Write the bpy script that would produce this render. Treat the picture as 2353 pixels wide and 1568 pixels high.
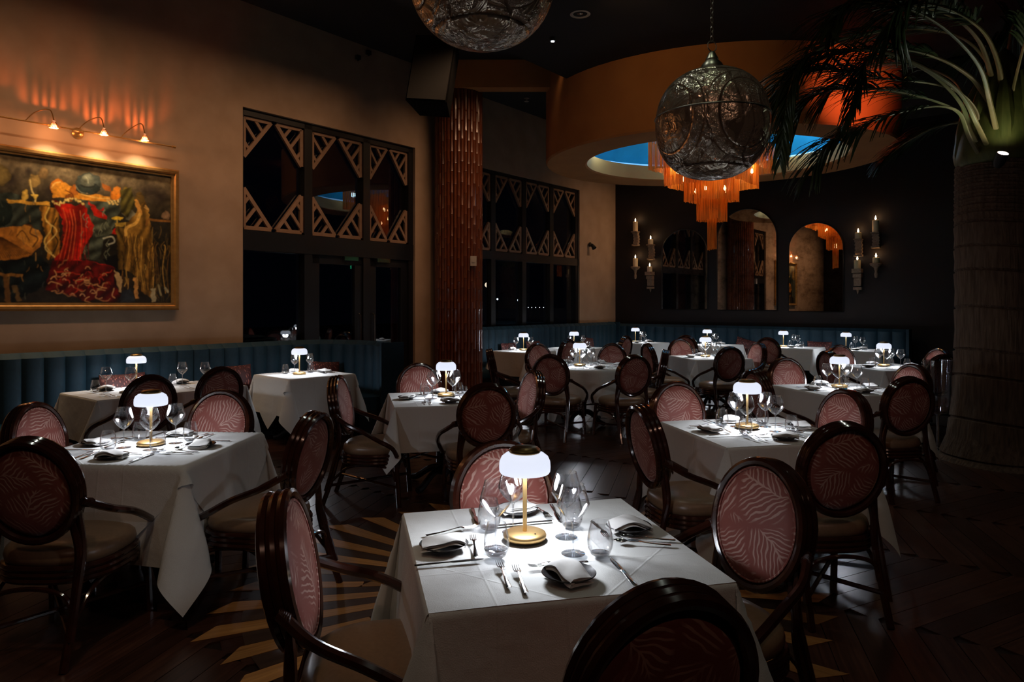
import bpy, math, random
import numpy as np
from math import sin, cos, pi, radians, sqrt, atan2
from mathutils import Vector, Matrix
random.seed(7)
for o in list(bpy.data.objects): bpy.data.objects.remove(o)
S = bpy.context.scene
COL = S.collection

# ------------------------------------------------------------------ camera, world, exposure
CAMH = 1.6
cd = bpy.data.cameras.new('camera'); cam = bpy.data.objects.new('camera', cd); COL.objects.link(cam)
cam.location = (0, 0, CAMH); cam.rotation_euler = (pi/2, 0, 0)
cd.sensor_width = 36; cd.lens = 36*1600/2353; cd.shift_y = -86/2353; cd.clip_start = 0.05; cd.clip_end = 200
S.camera = cam
W = bpy.data.worlds.new('night'); S.world = W; W.use_nodes = True
W.node_tree.nodes['Background'].inputs[0].default_value = (0.01, 0.02, 0.05, 1)
W.node_tree.nodes['Background'].inputs[1].default_value = 0.03
S.view_settings.view_transform = 'Standard'; S.view_settings.look = 'None'
S.view_settings.exposure = 0.0; S.view_settings.gamma = 1.0; S.view_settings.use_curve_mapping = False
S.cycles.max_bounces = 8; S.cycles.diffuse_bounces = 3; S.cycles.glossy_bounces = 4
S.cycles.transparent_max_bounces = 24; S.cycles.transmission_bounces = 6
S.cycles.caustics_reflective = False; S.cycles.caustics_refractive = False
S.cycles.sample_clamp_indirect = 3.0; S.cycles.sample_clamp_direct = 0.0
S.cycles.use_denoising = True
S.cycles.use_light_tree = True

def light(kind, name, loc, power, color, size=0.1, target=None, spot=None, blend=0.5, parent=None):
    d = bpy.data.lights.new(name, kind); o = bpy.data.objects.new(name, d); COL.objects.link(o)
    o.location = loc; d.energy = power; d.color = color
    if kind == 'AREA': d.shape = 'DISK'; d.size = size
    else: d.shadow_soft_size = size
    if kind == 'SPOT': d.spot_size = radians(spot); d.spot_blend = blend
    if target is not None:
        o.rotation_euler = (Vector(target)-Vector(loc)).to_track_quat('-Z', 'Y').to_euler()
    if parent: o.parent = parent
    return o

# the room is a rectangle turned 51.5 degrees: u runs along the window wall, n points out through it
TH = radians(51.5)
U = Vector((cos(TH), sin(TH))); N = Vector((-sin(TH), cos(TH)))
def room(s, d, z=0.0): return Vector((U.x*s+N.x*d, U.y*s+N.y*d, z))
def on_left(px, D):          # distance s along the window wall
    a = (px-1176.5)/1600; Y = D/(N.x*a+N.y); return (U.x*a+U.y)*Y, Y
def on_back(px, Sd):         # distance d along the back wall
    a = (px-1176.5)/1600; Y = Sd/(U.x*a+U.y); return (N.x*a+N.y)*Y, Y
def zat(py, Y): return CAMH-(py-698)*Y/1600
def at(px, py, z):
    Y = (CAMH-z)*1600/(py-698); return Vector(((px-1176.5)/1600*Y, Y, z))
def atY(px, py, Y): return Vector(((px-1176.5)/1600*Y, Y, zat(py, Y)))

LT = (1.0, 0.62, 0.36)
# one real downlight plus added overhead fill spots without fixtures
DOWN = [(-2.9, 3.2), (-0.9, 1.4), (1.9, 2.0), (0.45, 5.0), (3.4, 4.3), (0.8, 8.17), (2.2, 7.4)]
for (x, y) in DOWN:
    light('SPOT', 'downlight_and_fill', (x, y, 4.93), 17, (0.93, 1.0, 0.86), 0.05, (x, y, 0), 95, 0.9)
for (x, y, tx, ty, pw) in ((-1.6, -1.2, -1.9, 4.0, 26), (1.4, -1.3, 1.2, 3.6, 26), (3.2, -.2, 3.0, 6.5, 26), (.2, 1.2, .6, 9.0, 24)):
    light('SPOT', 'camera_side_fill', (x, y, 4.9), pw, (1.0, .55, .38), .08, (tx, ty, .4), 75, 1.0)  # added unseen warm fill from the camera side, for the chair backs
light('SPOT', 'floor_fill', (-1.3, 1.2, 4.9), 52, (1.0, .70, .45), .08, (-1.15, 2.9, 0), 38, 1.0)  # added spot without a fixture, lifts the floor left of the nearest table
light('SPOT', 'globe_fill', (1.15, 4.3, 4.95), 9, (.86,1.0,.72), .05, (1.36, 4.72, 2.8), 40, .8)  # added greenish spot without a fixture, brightens the globe's top
# added light strip brightening the window wall, hidden from the frame by the dropped ceiling edge
p = room(7.0, 6.0, 5.15); q = room(7.0, 8.3, 2.75)
wl = light('AREA', 'wall_fill', p, 52, (1.0, 0.58, 0.32), 1, q); wl.data.shape = 'RECTANGLE'; wl.data.size = 16.5; wl.data.size_y = .12; wl.data.spread = radians(78)
dz = (p-q).normalized(); xx = Vector((U.x, U.y, 0)); yy = dz.cross(xx).normalized(); wl.rotation_euler = Matrix((xx, yy, dz)).transposed().to_euler()

# ------------------------------------------------------------------ mesh helpers
class MB:
    def __init__(s): s.v = []; s.f = []; s.m = []
    def add(s, vs, fs, mi=0):
        b = len(s.v); s.v += [tuple(v) for v in vs]; s.f += [tuple(i+b for i in f) for f in fs]; s.m += [mi]*len(fs)
    def box(s, c, d, rz=0, mi=0, rot=None):
        hx, hy, hz = d[0]/2, d[1]/2, d[2]/2
        R = rot if rot else Matrix.Rotation(rz, 3, 'Z')
        vs = [Vector(c)+R@Vector((x*hx, y*hy, z*hz)) for z in (-1, 1) for y in (-1, 1) for x in (-1, 1)]
        s.add(vs, [(0,2,3,1),(4,5,7,6),(0,1,5,4),(2,6,7,3),(0,4,6,2),(1,3,7,5)], mi)
    def lathe(s, prof, n=24, c=(0,0,0), mi=0, sy=1.0):
        vs = []
        for (r, z) in prof:
            for i in range(n):
                t = 2*pi*i/n; vs.append((c[0]+r*cos(t), c[1]+r*sin(t)*sy, c[2]+z))
        fs = []
        for j in range(len(prof)-1):
            for i in range(n):
                a = j*n+i; b = j*n+(i+1) % n; fs.append((a, b, b+n, a+n))
        if prof[0][0] > 1e-5: fs.append(tuple(range(n-1, -1, -1)))
        if prof[-1][0] > 1e-5: fs.append(tuple((len(prof)-1)*n+i for i in range(n)))
        s.add(vs, fs, mi)
    def lathe_open(s, prof, n=24, c=(0,0,0), mi=0):
        vs = []; fs = []
        for (r, z) in prof:
            for i in range(n):
                t = 2*pi*i/n; vs.append((c[0]+r*cos(t), c[1]+r*sin(t), c[2]+z))
        for j in range(len(prof)-1):
            for i in range(n):
                a = j*n+i; b = j*n+(i+1) % n; fs.append((a, b, b+n, a+n))
        s.add(vs, fs, mi)
    def tube(s, pts, r, n=8, closed=False, mi=0, flat=1.0, up=None):
        pts = [Vector(p) for p in pts]; m = len(pts)
        rs = r if isinstance(r, (list, tuple)) else [r]*m
        vs = []; prev = None
        for i, p in enumerate(pts):
            if closed: t = pts[(i+1) % m]-pts[i-1]
            else: t = pts[min(i+1, m-1)]-pts[max(i-1, 0)]
            if t.length < 1e-9: t = Vector((0, 0, 1))
            t.normalize()
            ref = Vector(up) if up else (prev if prev else (Vector((0, 0, 1)) if abs(t.z) < .9 else Vector((1, 0, 0))))
            a = t.cross(ref)
            if a.length < 1e-6: a = t.cross(Vector((1, 0, 0)))
            a.normalize(); b = a.cross(t).normalized(); prev = b
            for k in range(n):
                q = 2*pi*k/n; vs.append(p+a*(rs[i]*cos(q))+b*(rs[i]*sin(q)*flat))
        fs = []
        for i in range(m if closed else m-1):
            j = (i+1) % m
            for k in range(n):
                l = (k+1) % n; fs.append((i*n+k, i*n+l, j*n+l, j*n+k))
        if not closed:
            fs.append(tuple(range(n-1, -1, -1))); fs.append(tuple((m-1)*n+k for k in range(n)))
        s.add(vs, fs, mi)
    def mesh(s, name, mats, smooth=True, angle=40):
        me = bpy.data.meshes.new(name); me.from_pydata(s.v, [], s.f)
        mats = mats if isinstance(mats, (list, tuple)) else [mats]
        for mt in mats: me.materials.append(mt)
        if len(mats) > 1: me.polygons.foreach_set('material_index', s.m)
        if smooth:
            me.polygons.foreach_set('use_smooth', [True]*len(me.polygons))
            try: me.set_sharp_from_angle(angle=radians(angle))
            except Exception: pass
        me.update(); return me
def link(name, data, parent=None, loc=None, rz=None):
    o = bpy.data.objects.new(name, data); COL.objects.link(o)
    if parent: o.parent = parent
    if loc is not None: o.location = loc
    if rz is not None: o.rotation_euler = (0, 0, rz)
    return o
def tag(o, label=None, cat=None, group=None, kind=None):
    if label: o['label'] = label
    if cat: o['category'] = cat
    if group: o['group'] = group
    if kind: o['kind'] = kind
    return o
def empty(name, loc, rz, label, cat, group=None):
    o = link(name, None, None, loc, rz); return tag(o, label, cat, group)
def spline(P, n=8):
    P = [Vector(p) for p in P]; out = []
    Q = [P[0]*2-P[1]]+P+[P[-1]*2-P[-2]]
    for i in range(1, len(Q)-2):
        for k in range(n):
            t = k/n; a, b, c, d = Q[i-1], Q[i], Q[i+1], Q[i+2]
            out.append(.5*((2*b)+(c-a)*t+(2*a-5*b+4*c-d)*t*t+(3*b-a-3*c+d)*t**3))
    out.append(P[-1]); return out
def copy_tree(o, parent=None):
    c = o.copy(); COL.objects.link(c); c.parent = parent
    for ch in o.children: copy_tree(ch, c)
    return c

# ------------------------------------------------------------------ materials
def mat(name, base=(.5,.5,.5), rough=.5, metal=0, **kw):
    m = bpy.data.materials.new(name); m.use_nodes = True
    b = m.node_tree.nodes['Principled BSDF']
    b.inputs['Base Color'].default_value = (*base, 1); b.inputs['Roughness'].default_value = rough
    b.inputs['Metallic'].default_value = metal
    for k, v in kw.items(): b.inputs[k.replace('_', ' ')].default_value = v
    return m
class NT:
    def __init__(s, m): s.t = m.node_tree; s.b = s.t.nodes['Principled BSDF']; s.out = s.t.nodes['Material Output']
    def n(s, ty, **kw):
        x = s.t.nodes.new(ty)
        for k, v in kw.items():
            if k.startswith('i_'):
                key = k[2:].replace('_', ' '); 
                x.inputs[int(key) if key.isdigit() else key].default_value = v
            else: setattr(x, k, v)
        return x
    def l(s, a, b): s.t.links.new(a, b)
    def math(s, op, a, b=None, c=None):
        x = s.n('ShaderNodeMath', operation=op)
        for i, v in enumerate((a, b, c)):
            if v is None: continue
            if isinstance(v, (int, float)): x.inputs[i].default_value = v
            else: s.l(v, x.inputs[i])
        return x.outputs[0]
    def ramp(s, fac, stops):
        x = s.n('ShaderNodeValToRGB'); e = x.color_ramp.elements
        while len(e) < len(stops): e.new(.5)
        for i, (p, c) in enumerate(stops): e[i].position = p; e[i].color = (*c, 1)
        s.l(fac, x.inputs[0]); return x.outputs[0]
    def coord(s, kind='Object', scale=(1,1,1), rot=(0,0,0)):
        c = s.n('ShaderNodeTexCoord'); mp = s.n('ShaderNodeMapping'); mp.inputs['Scale'].default_value = scale; mp.inputs['Rotation'].default_value = rot
        s.l(c.outputs[kind], mp.inputs[0]); return mp.outputs[0]
    def bump(s, h, strength=.3, dist=.01):
        b = s.n('ShaderNodeBump'); b.inputs['Strength'].default_value = strength; b.inputs['Distance'].default_value = dist
        s.l(h, b.inputs['Height']); s.l(b.outputs[0], s.b.inputs['Normal'])
def noisy(name, c1, c2, scale=8, rough=.7, bump=.2, dist=.01, stretch=(1,1,1), metal=0, detail=5, kind='Object', **kw):
    m = mat(name, c1, rough, metal, **kw); t = NT(m); co = t.coord(kind, stretch)
    n = t.n('ShaderNodeTexNoise', i_Scale=scale, i_Detail=detail); t.l(co, n.inputs['Vector'])
    t.l(t.ramp(n.outputs[0], [(.3, c1), (.7, c2)]), t.b.inputs['Base Color'])
    if bump: t.bump(n.outputs[0], bump, dist)
    return m
M = {}
M['stucco'] = noisy('beige_stucco', (.36,.245,.16), (.44,.31,.21), 3.0, .85, .25, .01)
M['dark_wall'] = noisy('dark_maroon_plaster', (.005,.0018,.0016), (.008,.0026,.0022), 2.5, .7, .2, .01)
M['ceiling'] = noisy('black_ceiling_paint', (.010,.0095,.009), (.014,.012,.011), 4, .9, .1)
M['ochre'] = noisy('ochre_drum_paint', (.44,.185,.055), (.52,.23,.07), 2.5, .8, .1)
M['skyblue'] = noisy('painted_blue_sky', (.012,.25,.50), (.03,.42,.74), 1.6, .9, 0)
M['black_metal'] = mat('dark_window_metal', (.006,.0055,.006), .4, 0)
M['black'] = mat('matt_black', (.006,.006,.006), .55)
M['lattice'] = noisy('brown_lattice_wood', (.24,.14,.085), (.30,.18,.11), 12, .6, .1)
M['rattan'] = noisy('glossy_mahogany_rattan', (.026,.0075,.0045), (.055,.015,.008), 14, .15, .15, .002, Coat_Weight=.6, Coat_Roughness=.08)
M['binding'] = noisy('rattan_binding', (.02,.008,.005), (.06,.02,.012), 220, .3, .8, .002)
M['vinyl'] = noisy('tan_leather', (.235,.145,.085), (.29,.18,.105), 60, .34, .1, .001)
M['brass'] = mat('satin_brass', (.68,.44,.18), .33, .95)
M['brass_dark'] = mat('aged_brass_cap', (.30,.19,.07), .32, .95)
M['steel'] = mat('polished_steel', (.62,.61,.60), .18, 1.0)
M['plate'] = mat('dark_stoneware', (.035,.033,.034), .22)
M['candle'] = mat('ivory_wax', (.80,.66,.42), .5, Subsurface_Weight=.3, Subsurface_Radius=(.03,.015,.006))
M['bracket'] = noisy('carved_grey_wood', (.22,.15,.10), (.36,.26,.18), 40, .8, .5)
M['gold'] = noisy('gilded_frame', (.50,.27,.09), (.62,.36,.13), 20, .32, .15, metal=.75)
M['bamboo'] = noisy('reddish_bamboo', (.09,.024,.009), (.17,.045,.016), 10, .3, .15, .003, stretch=(6,6,.6), Coat_Weight=.15)
M['green_shaft'] = noisy('green_crownshaft', (.07,.10,.025), (.13,.15,.04), 6, .5, .2, stretch=(4,4,.5))
M['petiole'] = noisy('palm_petiole', (.13,.15,.045), (.30,.24,.13), 5, .45, .1)
M['leaf'] = noisy('palm_leaflet', (.018,.045,.016), (.045,.075,.025), 9, .32, 0)
M['pewter'] = mat('chain_pewter', (.35,.33,.27), .35, 1.0)
M['white_plastic'] = mat('white_plastic', (.55,.5,.42), .5)
M['speaker'] = noisy('speaker_cloth', (.002,.002,.002), (.003,.003,.003), 200, .95, .3, .001, Specular_IOR_Level=.1)

def emis(name, col, strength):
    m = mat(name, (.8,.8,.8)); b = m.node_tree.nodes['Principled BSDF']
    b.inputs['Emission Color'].default_value = (*col, 1); b.inputs['Emission Strength'].default_value = strength; return m
M['opal'] = emis('lit_opal_glass', (.78,.84,1.0), .95)
M['flame'] = emis('candle_flame', (1.0,.72,.45), 14)
M['halogen'] = emis('halogen_capsule', (1.0,.55,.30), 25)
M['bulb'] = emis('chandelier_bulb', (1.0,.6,.25), 22)
M['led'] = emis('led_chip', (.7,.8,1.0), 30)
M['palm_lamp'] = emis('uplight_face', (1.0,.66,.58), 9)
M['exit_green'] = emis('exit_green', (.02,.9,.35), 1.6)
M['street'] = emis('street_globe', (1.0,.78,.55), 2.2)
M['streetw'] = emis('street_white', (.8,.9,1.0), 5)
M['blue_led'] = emis('cove_strip', (.10,.45,1.0), .9)

# clear glass for tableware: thin walls, fresnel reflections over a see-through body
def thin_glass(name, tint, f0, power, rough=.02):
    m = bpy.data.materials.new(name); m.use_nodes = True; t = m.node_tree
    for n in list(t.nodes):
        if n.type != 'OUTPUT_MATERIAL': t.nodes.remove(n)
    tr = t.nodes.new('ShaderNodeBsdfTransparent'); tr.inputs[0].default_value = (*tint, 1)
    gl = t.nodes.new('ShaderNodeBsdfGlossy'); gl.inputs['Roughness'].default_value = rough
    lw = t.nodes.new('ShaderNodeLayerWeight'); lw.inputs[0].default_value = .5
    pw = t.nodes.new('ShaderNodeMath'); pw.operation = 'POWER'; pw.inputs[1].default_value = power; t.links.new(lw.outputs['Facing'], pw.inputs[0])
    ma = t.nodes.new('ShaderNodeMath'); ma.operation = 'MULTIPLY_ADD'; ma.inputs[1].default_value = 1-f0; ma.inputs[2].default_value = f0; ma.use_clamp = True; t.links.new(pw.outputs[0], ma.inputs[0])
    mx = t.nodes.new('ShaderNodeMixShader')
    t.links.new(ma.outputs[0], mx.inputs[0]); t.links.new(tr.outputs[0], mx.inputs[1]); t.links.new(gl.outputs[0], mx.inputs[2])
    t.links.new(mx.outputs[0], t.nodes['Material Output'].inputs[0]); return m
M['glass'] = thin_glass('clear_glass', (.98,.98,.985), .06, 2.6, .02)
M['glass_thick'] = thin_glass('thick_glass_base', (.90,.92,.95), .22, 1.6, .02)
M['pane'] = thin_glass('window_pane', (.75,.78,.8), .13, 3.0, .0)
m = M['shade_glass'] = emis('lit_amber_glass_shade', (1.0,.42,.2), 3.0); t = NT(m); tr = t.n('ShaderNodeBsdfTransparent'); tr.inputs[0].default_value = (1.0,.62,.42,1)
mx = t.n('ShaderNodeMixShader'); mx.inputs[0].default_value = .72; t.l(t.b.outputs[0], mx.inputs[1]); t.l(tr.outputs[0], mx.inputs[2]); t.l(mx.outputs[0], t.out.inputs[0])

# white linen
m = M['linen'] = mat('white_linen', (.71,.71,.68), .85); t = NT(m); co = t.coord('Object')
n1 = t.n('ShaderNodeTexNoise', i_Scale=5.0, i_Detail=3); t.l(co, n1.inputs[0])
n2 = t.n('ShaderNodeTexNoise', i_Scale=260.0, i_Detail=2); t.l(co, n2.inputs[0])
sx = t.n('ShaderNodeSeparateXYZ'); t.l(co, sx.inputs[0])
def crease(a, b, off):   # a sharp pressed fold line
    d = t.math('ABSOLUTE', t.math('SUBTRACT', t.math('ADD', t.math('MULTIPLY', sx.outputs[0], a), t.math('MULTIPLY', sx.outputs[1], b)), off))
    return t.math('MAXIMUM', t.math('SUBTRACT', 1.0, t.math('MULTIPLY', d, 160.0)), 0.0)
cr = crease(1, 0, .16)
for q in ((1, 0, -.27), (0, 1, .22), (0, 1, -.2), (.707, .707, -.38), (.707, -.707, .36)): cr = t.math('MAXIMUM', cr, crease(*q))
t.bump(t.math('ADD', t.math('ADD', t.math('MULTIPLY', n1.outputs[0], 3.4), t.math('MULTIPLY', cr, .35)), t.math('MULTIPLY', n2.outputs[0], .25)), .45, .008)
M['napkin'] = noisy('white_cotton_napkin', (.66,.64,.60), (.72,.70,.67), 30, .85, .25, .004)

# banquette velvet
M['teal'] = noisy('teal_velvet', (.0022,.023,.040), (.0035,.031,.052), 30, .75, .15, .002, Sheen_Weight=.10, Sheen_Tint=(.1,.45,.65,1))
M['teal_seat'] = mat('teal_leather', (.005,.036,.052), .35)

# chair back fabric: palm-leaf strokes in cut velvet
m = M['palmcloth'] = mat('palm_leaf_velvet', (.25,.08,.06), .65, Sheen_Weight=.5, Sheen_Roughness=.4, Sheen_Tint=(.9,.62,.58,1)); t = NT(m)
co = t.coord('Object', (7.5,.01,7.5)); oi = t.n('ShaderNodeObjectInfo')
off = t.n('ShaderNodeVectorMath', operation='SCALE'); off.inputs[0].default_value = (9,3,7); t.l(oi.outputs['Random'], off.inputs['Scale'])
ad = t.n('ShaderNodeVectorMath', operation='ADD'); t.l(co, ad.inputs[0]); t.l(off.outputs[0], ad.inputs[1])
nz = t.n('ShaderNodeTexNoise', i_Scale=1.3, i_Detail=2); t.l(ad.outputs[0], nz.inputs['Vector'])
nsub = t.n('ShaderNodeVectorMath', operation='SUBTRACT'); t.l(nz.outputs['Color'], nsub.inputs[0]); nsub.inputs[1].default_value = (.5,.5,.5)
nsc = t.n('ShaderNodeVectorMath', operation='SCALE'); t.l(nsub.outputs[0], nsc.inputs[0]); nsc.inputs['Scale'].default_value = .55
ad2 = t.n('ShaderNodeVectorMath', operation='ADD'); t.l(ad.outputs[0], ad2.inputs[0]); t.l(nsc.outputs[0], ad2.inputs[1])
vo = t.n('ShaderNodeTexVoronoi', i_Scale=.62, i_Randomness=.9); t.l(ad2.outputs[0], vo.inputs['Vector'])
sc = t.n('ShaderNodeVectorMath', operation='SCALE'); t.l(ad2.outputs[0], sc.inputs[0]); sc.inputs['Scale'].default_value = .62
lo = t.n('ShaderNodeVectorMath', operation='SUBTRACT'); t.l(sc.outputs[0], lo.inputs[0]); t.l(vo.outputs['Position'], lo.inputs[1])
# Position output is in unscaled space: rebuild the local vector from it
lo.inputs[0].default_value = (0,0,0)
t.l(ad2.outputs[0], lo.inputs[0])
rt = t.n('ShaderNodeVectorRotate', rotation_type='Y_AXIS'); t.l(lo.outputs[0], rt.inputs['Vector'])
sx = t.n('ShaderNodeSeparateColor'); t.l(vo.outputs['Color'], sx.inputs[0]); t.l(t.math('MULTIPLY', sx.outputs[0], 6.28), rt.inputs['Angle'])
sp = t.n('ShaderNodeSeparateXYZ'); t.l(rt.outputs[0], sp.inputs[0])
ax = t.math('ABSOLUTE', sp.outputs['X'])
v = t.math('SUBTRACT', sp.outputs['Z'], t.math('MULTIPLY', t.math('POWER', ax, .8), 1.05))
w = t.math('SINE', t.math('MULTIPLY', v, 31.0))
line = t.math('MINIMUM', t.math('MULTIPLY', t.math('MAXIMUM', t.math('SUBTRACT', w, .30), 0.0), 2.6), 1.0)
rib = t.math('LESS_THAN', ax, .022)
mask = t.math('MAXIMUM', line, rib)
ve = t.n('ShaderNodeTexVoronoi', i_Scale=.62, i_Randomness=.9, feature='DISTANCE_TO_EDGE'); t.l(ad2.outputs[0], ve.inputs['Vector'])
edge = t.math('MINIMUM', 1.0, t.math('MULTIPLY', t.math('MAXIMUM', t.math('SUBTRACT', ve.outputs['Distance'], .03), 0.0), 14.0))
mask = t.math('MULTIPLY', mask, edge)
t.l(t.ramp(mask, [(0, (.285,.078,.058)), (1, (.54,.32,.26))]), t.b.inputs['Base Color'])
t.bump(mask, .25, .002)

# patterned throw pillow
m = M['pillow'] = mat('maroon_fleck_cloth', (.1,.02,.015), .7); t = NT(m); co = t.coord('Object', (60,60,16))
vo = t.n('ShaderNodeTexVoronoi', i_Scale=1.0); t.l(co, vo.inputs['Vector'])
t.l(t.ramp(vo.outputs['Distance'], [(.24, (.30,.10,.07)), (.34, (.045,.006,.005))]), t.b.inputs['Base Color'])

# wood
def wood(name, a, b, c, scale=1.0, rough=.28):
    m = mat(name, a, rough, Coat_Weight=.15, Coat_Roughness=.3); t = NT(m)
    co = t.coord('Object', (1.2*scale, 22*scale, 4*scale)); oi = t.n('ShaderNodeObjectInfo')
    ad = t.n('ShaderNodeVectorMath', operation='ADD'); t.l(co, ad.inputs[0])
    of = t.n('ShaderNodeVectorMath', operation='SCALE'); of.inputs[0].default_value = (31,17,5); t.l(oi.outputs['Random'], of.inputs['Scale']); t.l(of.outputs[0], ad.inputs[1])
    n = t.n('ShaderNodeTexNoise', i_Scale=3.0, i_Detail=6, i_Distortion=.4); t.l(ad.outputs[0], n.inputs['Vector'])
    col = t.ramp(n.outputs[0], [(.25, a), (.5, b), (.75, c)])
    hs = t.n('ShaderNodeHueSaturation'); t.l(col, hs.inputs['Color']); t.l(t.math('ADD', t.math('MULTIPLY', oi.outputs['Random'], .7), .65), hs.inputs['Value'])
    t.l(hs.outputs[0], t.b.inputs['Base Color']); t.bump(n.outputs[0], .08, .002); return m
M['plank'] = wood('dark_walnut_plank', (.034,.013,.008), (.062,.024,.014), (.095,.039,.022))
M['ray'] = wood('light_oak_inlay', (.34,.15,.045), (.47,.22,.07), (.60,.30,.10), 1.0, .35)
M['ray_dark'] = wood('dark_inlay', (.035,.019,.014), (.055,.03,.02), (.07,.04,.027), 1.0, .3)
M['substrate'] = mat('floor_substrate', (.02,.01,.007), .4)

# bark: closely ringed fibrous trunk
m = M['bark'] = mat('palm_bark', (.16,.11,.075), .9); t = NT(m); co = t.coord('Object', (9,9,1.0))
n = t.n('ShaderNodeTexNoise', i_Scale=4.0, i_Detail=7); t.l(co, n.inputs['Vector'])
t.l(t.ramp(n.outputs[0], [(.3, (.085,.055,.036)), (.7, (.20,.14,.095))]), t.b.inputs['Base Color']); t.bump(n.outputs[0], .8, .03)

# antique mirror
m = M['mirror'] = mat('antique_mirror', (.7,.68,.64), .03, 1.0); t = NT(m); co = t.coord('Object', (1,1,1))
n = t.n('ShaderNodeTexNoise', i_Scale=3.5, i_Detail=8, i_Roughness=.7); t.l(co, n.inputs['Vector'])
t.l(t.ramp(n.outputs[0], [(.36, (.35,.32,.30)), (.55, (.85,.82,.78))]), t.b.inputs['Base Color'])
t.l(t.math('MULTIPLY', t.math('SUBTRACT', 1.0, n.outputs[0]), .03), t.b.inputs['Roughness'])

# pierced metal globe: punched holes inside embossed leaf bands
m = M['globe'] = mat('pierced_nickel', (.6,.54,.44), .20, .72); t = NT(m)
cg = t.coord('Object'); nn = t.n('ShaderNodeTexNoise', i_Scale=4.0, i_Detail=2); t.l(cg, nn.inputs['Vector'])
sx = t.n('ShaderNodeSeparateXYZ'); t.l(cg, sx.inputs[0])
mxy = t.math('MULTIPLY', t.math('MAXIMUM', t.math('ABSOLUTE', sx.outputs[0]), t.math('ABSOLUTE', sx.outputs[1])), 1/.378)   # 1 at the centre of each of four medallions
g1 = t.math('SUBTRACT', 1.0, t.math('MINIMUM', 1.0, t.math('MULTIPLY', t.math('ABSOLUTE', t.math('SUBTRACT', mxy, .845)), 70.0)))
g2 = t.math('SUBTRACT', 1.0, t.math('MINIMUM', 1.0, t.math('MULTIPLY', t.math('ABSOLUTE', t.math('SUBTRACT', mxy, .72)), 50.0)))
zz = t.math('ABSOLUTE', sx.outputs[2]); g3 = t.math('SUBTRACT', 1.0, t.math('MINIMUM', 1.0, t.math('MULTIPLY', t.math('ABSOLUTE', t.math('SUBTRACT', zz, .305)), 90.0)))
wv = t.n('ShaderNodeTexWave', i_Scale=2.6, i_Distortion=9.0, i_Detail=1.5); wv.inputs['Detail Scale'].default_value = 1.2; t.l(cg, wv.inputs['Vector'])
leaf = t.math('LESS_THAN', wv.outputs['Fac'], .07)
groove = t.math('MAXIMUM', t.math('MAXIMUM', t.math('MULTIPLY', g1, .9), t.math('MULTIPLY', g2, .6)), t.math('MAXIMUM', g3, t.math('MULTIPLY', leaf, .55)))
dots = t.n('ShaderNodeTexVoronoi', i_Scale=125.0, i_Randomness=.3); t.l(cg, dots.inputs['Vector'])
pier = t.math('MULTIPLY', t.math('GREATER_THAN', nn.outputs[0], .43), t.math('LESS_THAN', groove, .3))
pier = t.math('MULTIPLY', pier, t.math('LESS_THAN', zz, .29))
hole = t.math('MULTIPLY', t.math('LESS_THAN', dots.outputs['Distance'], .32), pier)
sg = t.n('ShaderNodeTexNoise', i_Scale=10.0, i_Detail=3, i_Distortion=.8); t.l(cg, sg.inputs['Vector'])
h = t.math('ADD', t.math('MULTIPLY', groove, -.9), t.math('ADD', t.math('MULTIPLY', sg.outputs[0], 3.0), t.math('MULTIPLY', t.math('MINIMUM', dots.outputs['Distance'], .5), t.math('MULTIPLY', pier, .35))))
t.bump(h, .5, .02)
t.l(t.ramp(groove, [(.1, (.60,.53,.42)), (.9, (.20,.16,.12))]), t.b.inputs['Base Color'])
tr = t.n('ShaderNodeBsdfTransparent'); mx = t.n('ShaderNodeMixShader'); t.l(hole, mx.inputs[0]); t.l(t.b.outputs[0], mx.inputs[1]); t.l(tr.outputs[0], mx.inputs[2]); t.l(mx.outputs[0], t.out.inputs[0])

# amber bead strands: translucent, lit by the bulbs inside
m = M['strands'] = mat('amber_bead_strands', (.85,.33,.06), .4); t = NT(m)
tl = t.n('ShaderNodeBsdfTranslucent'); tl.inputs[0].default_value = (1.0,.42,.08,1)
mx = t.n('ShaderNodeMixShader'); mx.inputs[0].default_value = .7; t.l(t.b.outputs[0], mx.inputs[1]); t.l(tl.outputs[0], mx.inputs[2])
t.b.inputs['Emission Color'].default_value = (1.0,.22,.012,1); t.b.inputs['Emission Strength'].default_value = .05
sn = t.n('ShaderNodeTexNoise', i_Scale=1.0, i_Detail=3); t.l(t.coord('Object', (90,90,3)), sn.inputs['Vector']); t.l(t.ramp(sn.outputs[0], [(.35, (.35,.10,.015)), (.65, (1.0,.52,.12))]), tl.inputs[0])
t.l(mx.outputs[0], t.out.inputs[0])

# ------------------------------------------------------------------ floor
fl = MB(); fl.box((6.2, 2.2, -.06), (17.6, 12.6, .1)); floor = link('floor', fl.mesh('floor', M['substrate'], False), None, (0,0,0), TH); tag(floor, 'dark walnut plank floor with a pale sunburst inlay', None, None, 'structure')
def prism(pts, z0, z1, bev=.0):
    mb = MB(); n = len(pts); mb.add([(x, y, z0) for x, y in pts]+[(x, y, z1) for x, y in pts], [tuple(range(n, 2*n))]+[(i, (i+1) % n, n+(i+1) % n, n+i) for i in range(n)]); return mb
mpl = prism([(-.6,-.0715),(.6,-.0715),(.6,.0715),(-.6,.0715)], -.012, 0).mesh('plank', M['plank'], False)
SBX, SBY, SBR = .05, 4.0, 1.52
inst = []
ch = radians(24)
for row in range(-30, 90):
    for k in range(-8, 10):
        band = k % 2
        cx = k*1.12; cy = row*.147/cos(ch)-2
        inst.append((cx, cy, ch if band else -ch))
pool = []
far = MB()
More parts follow.
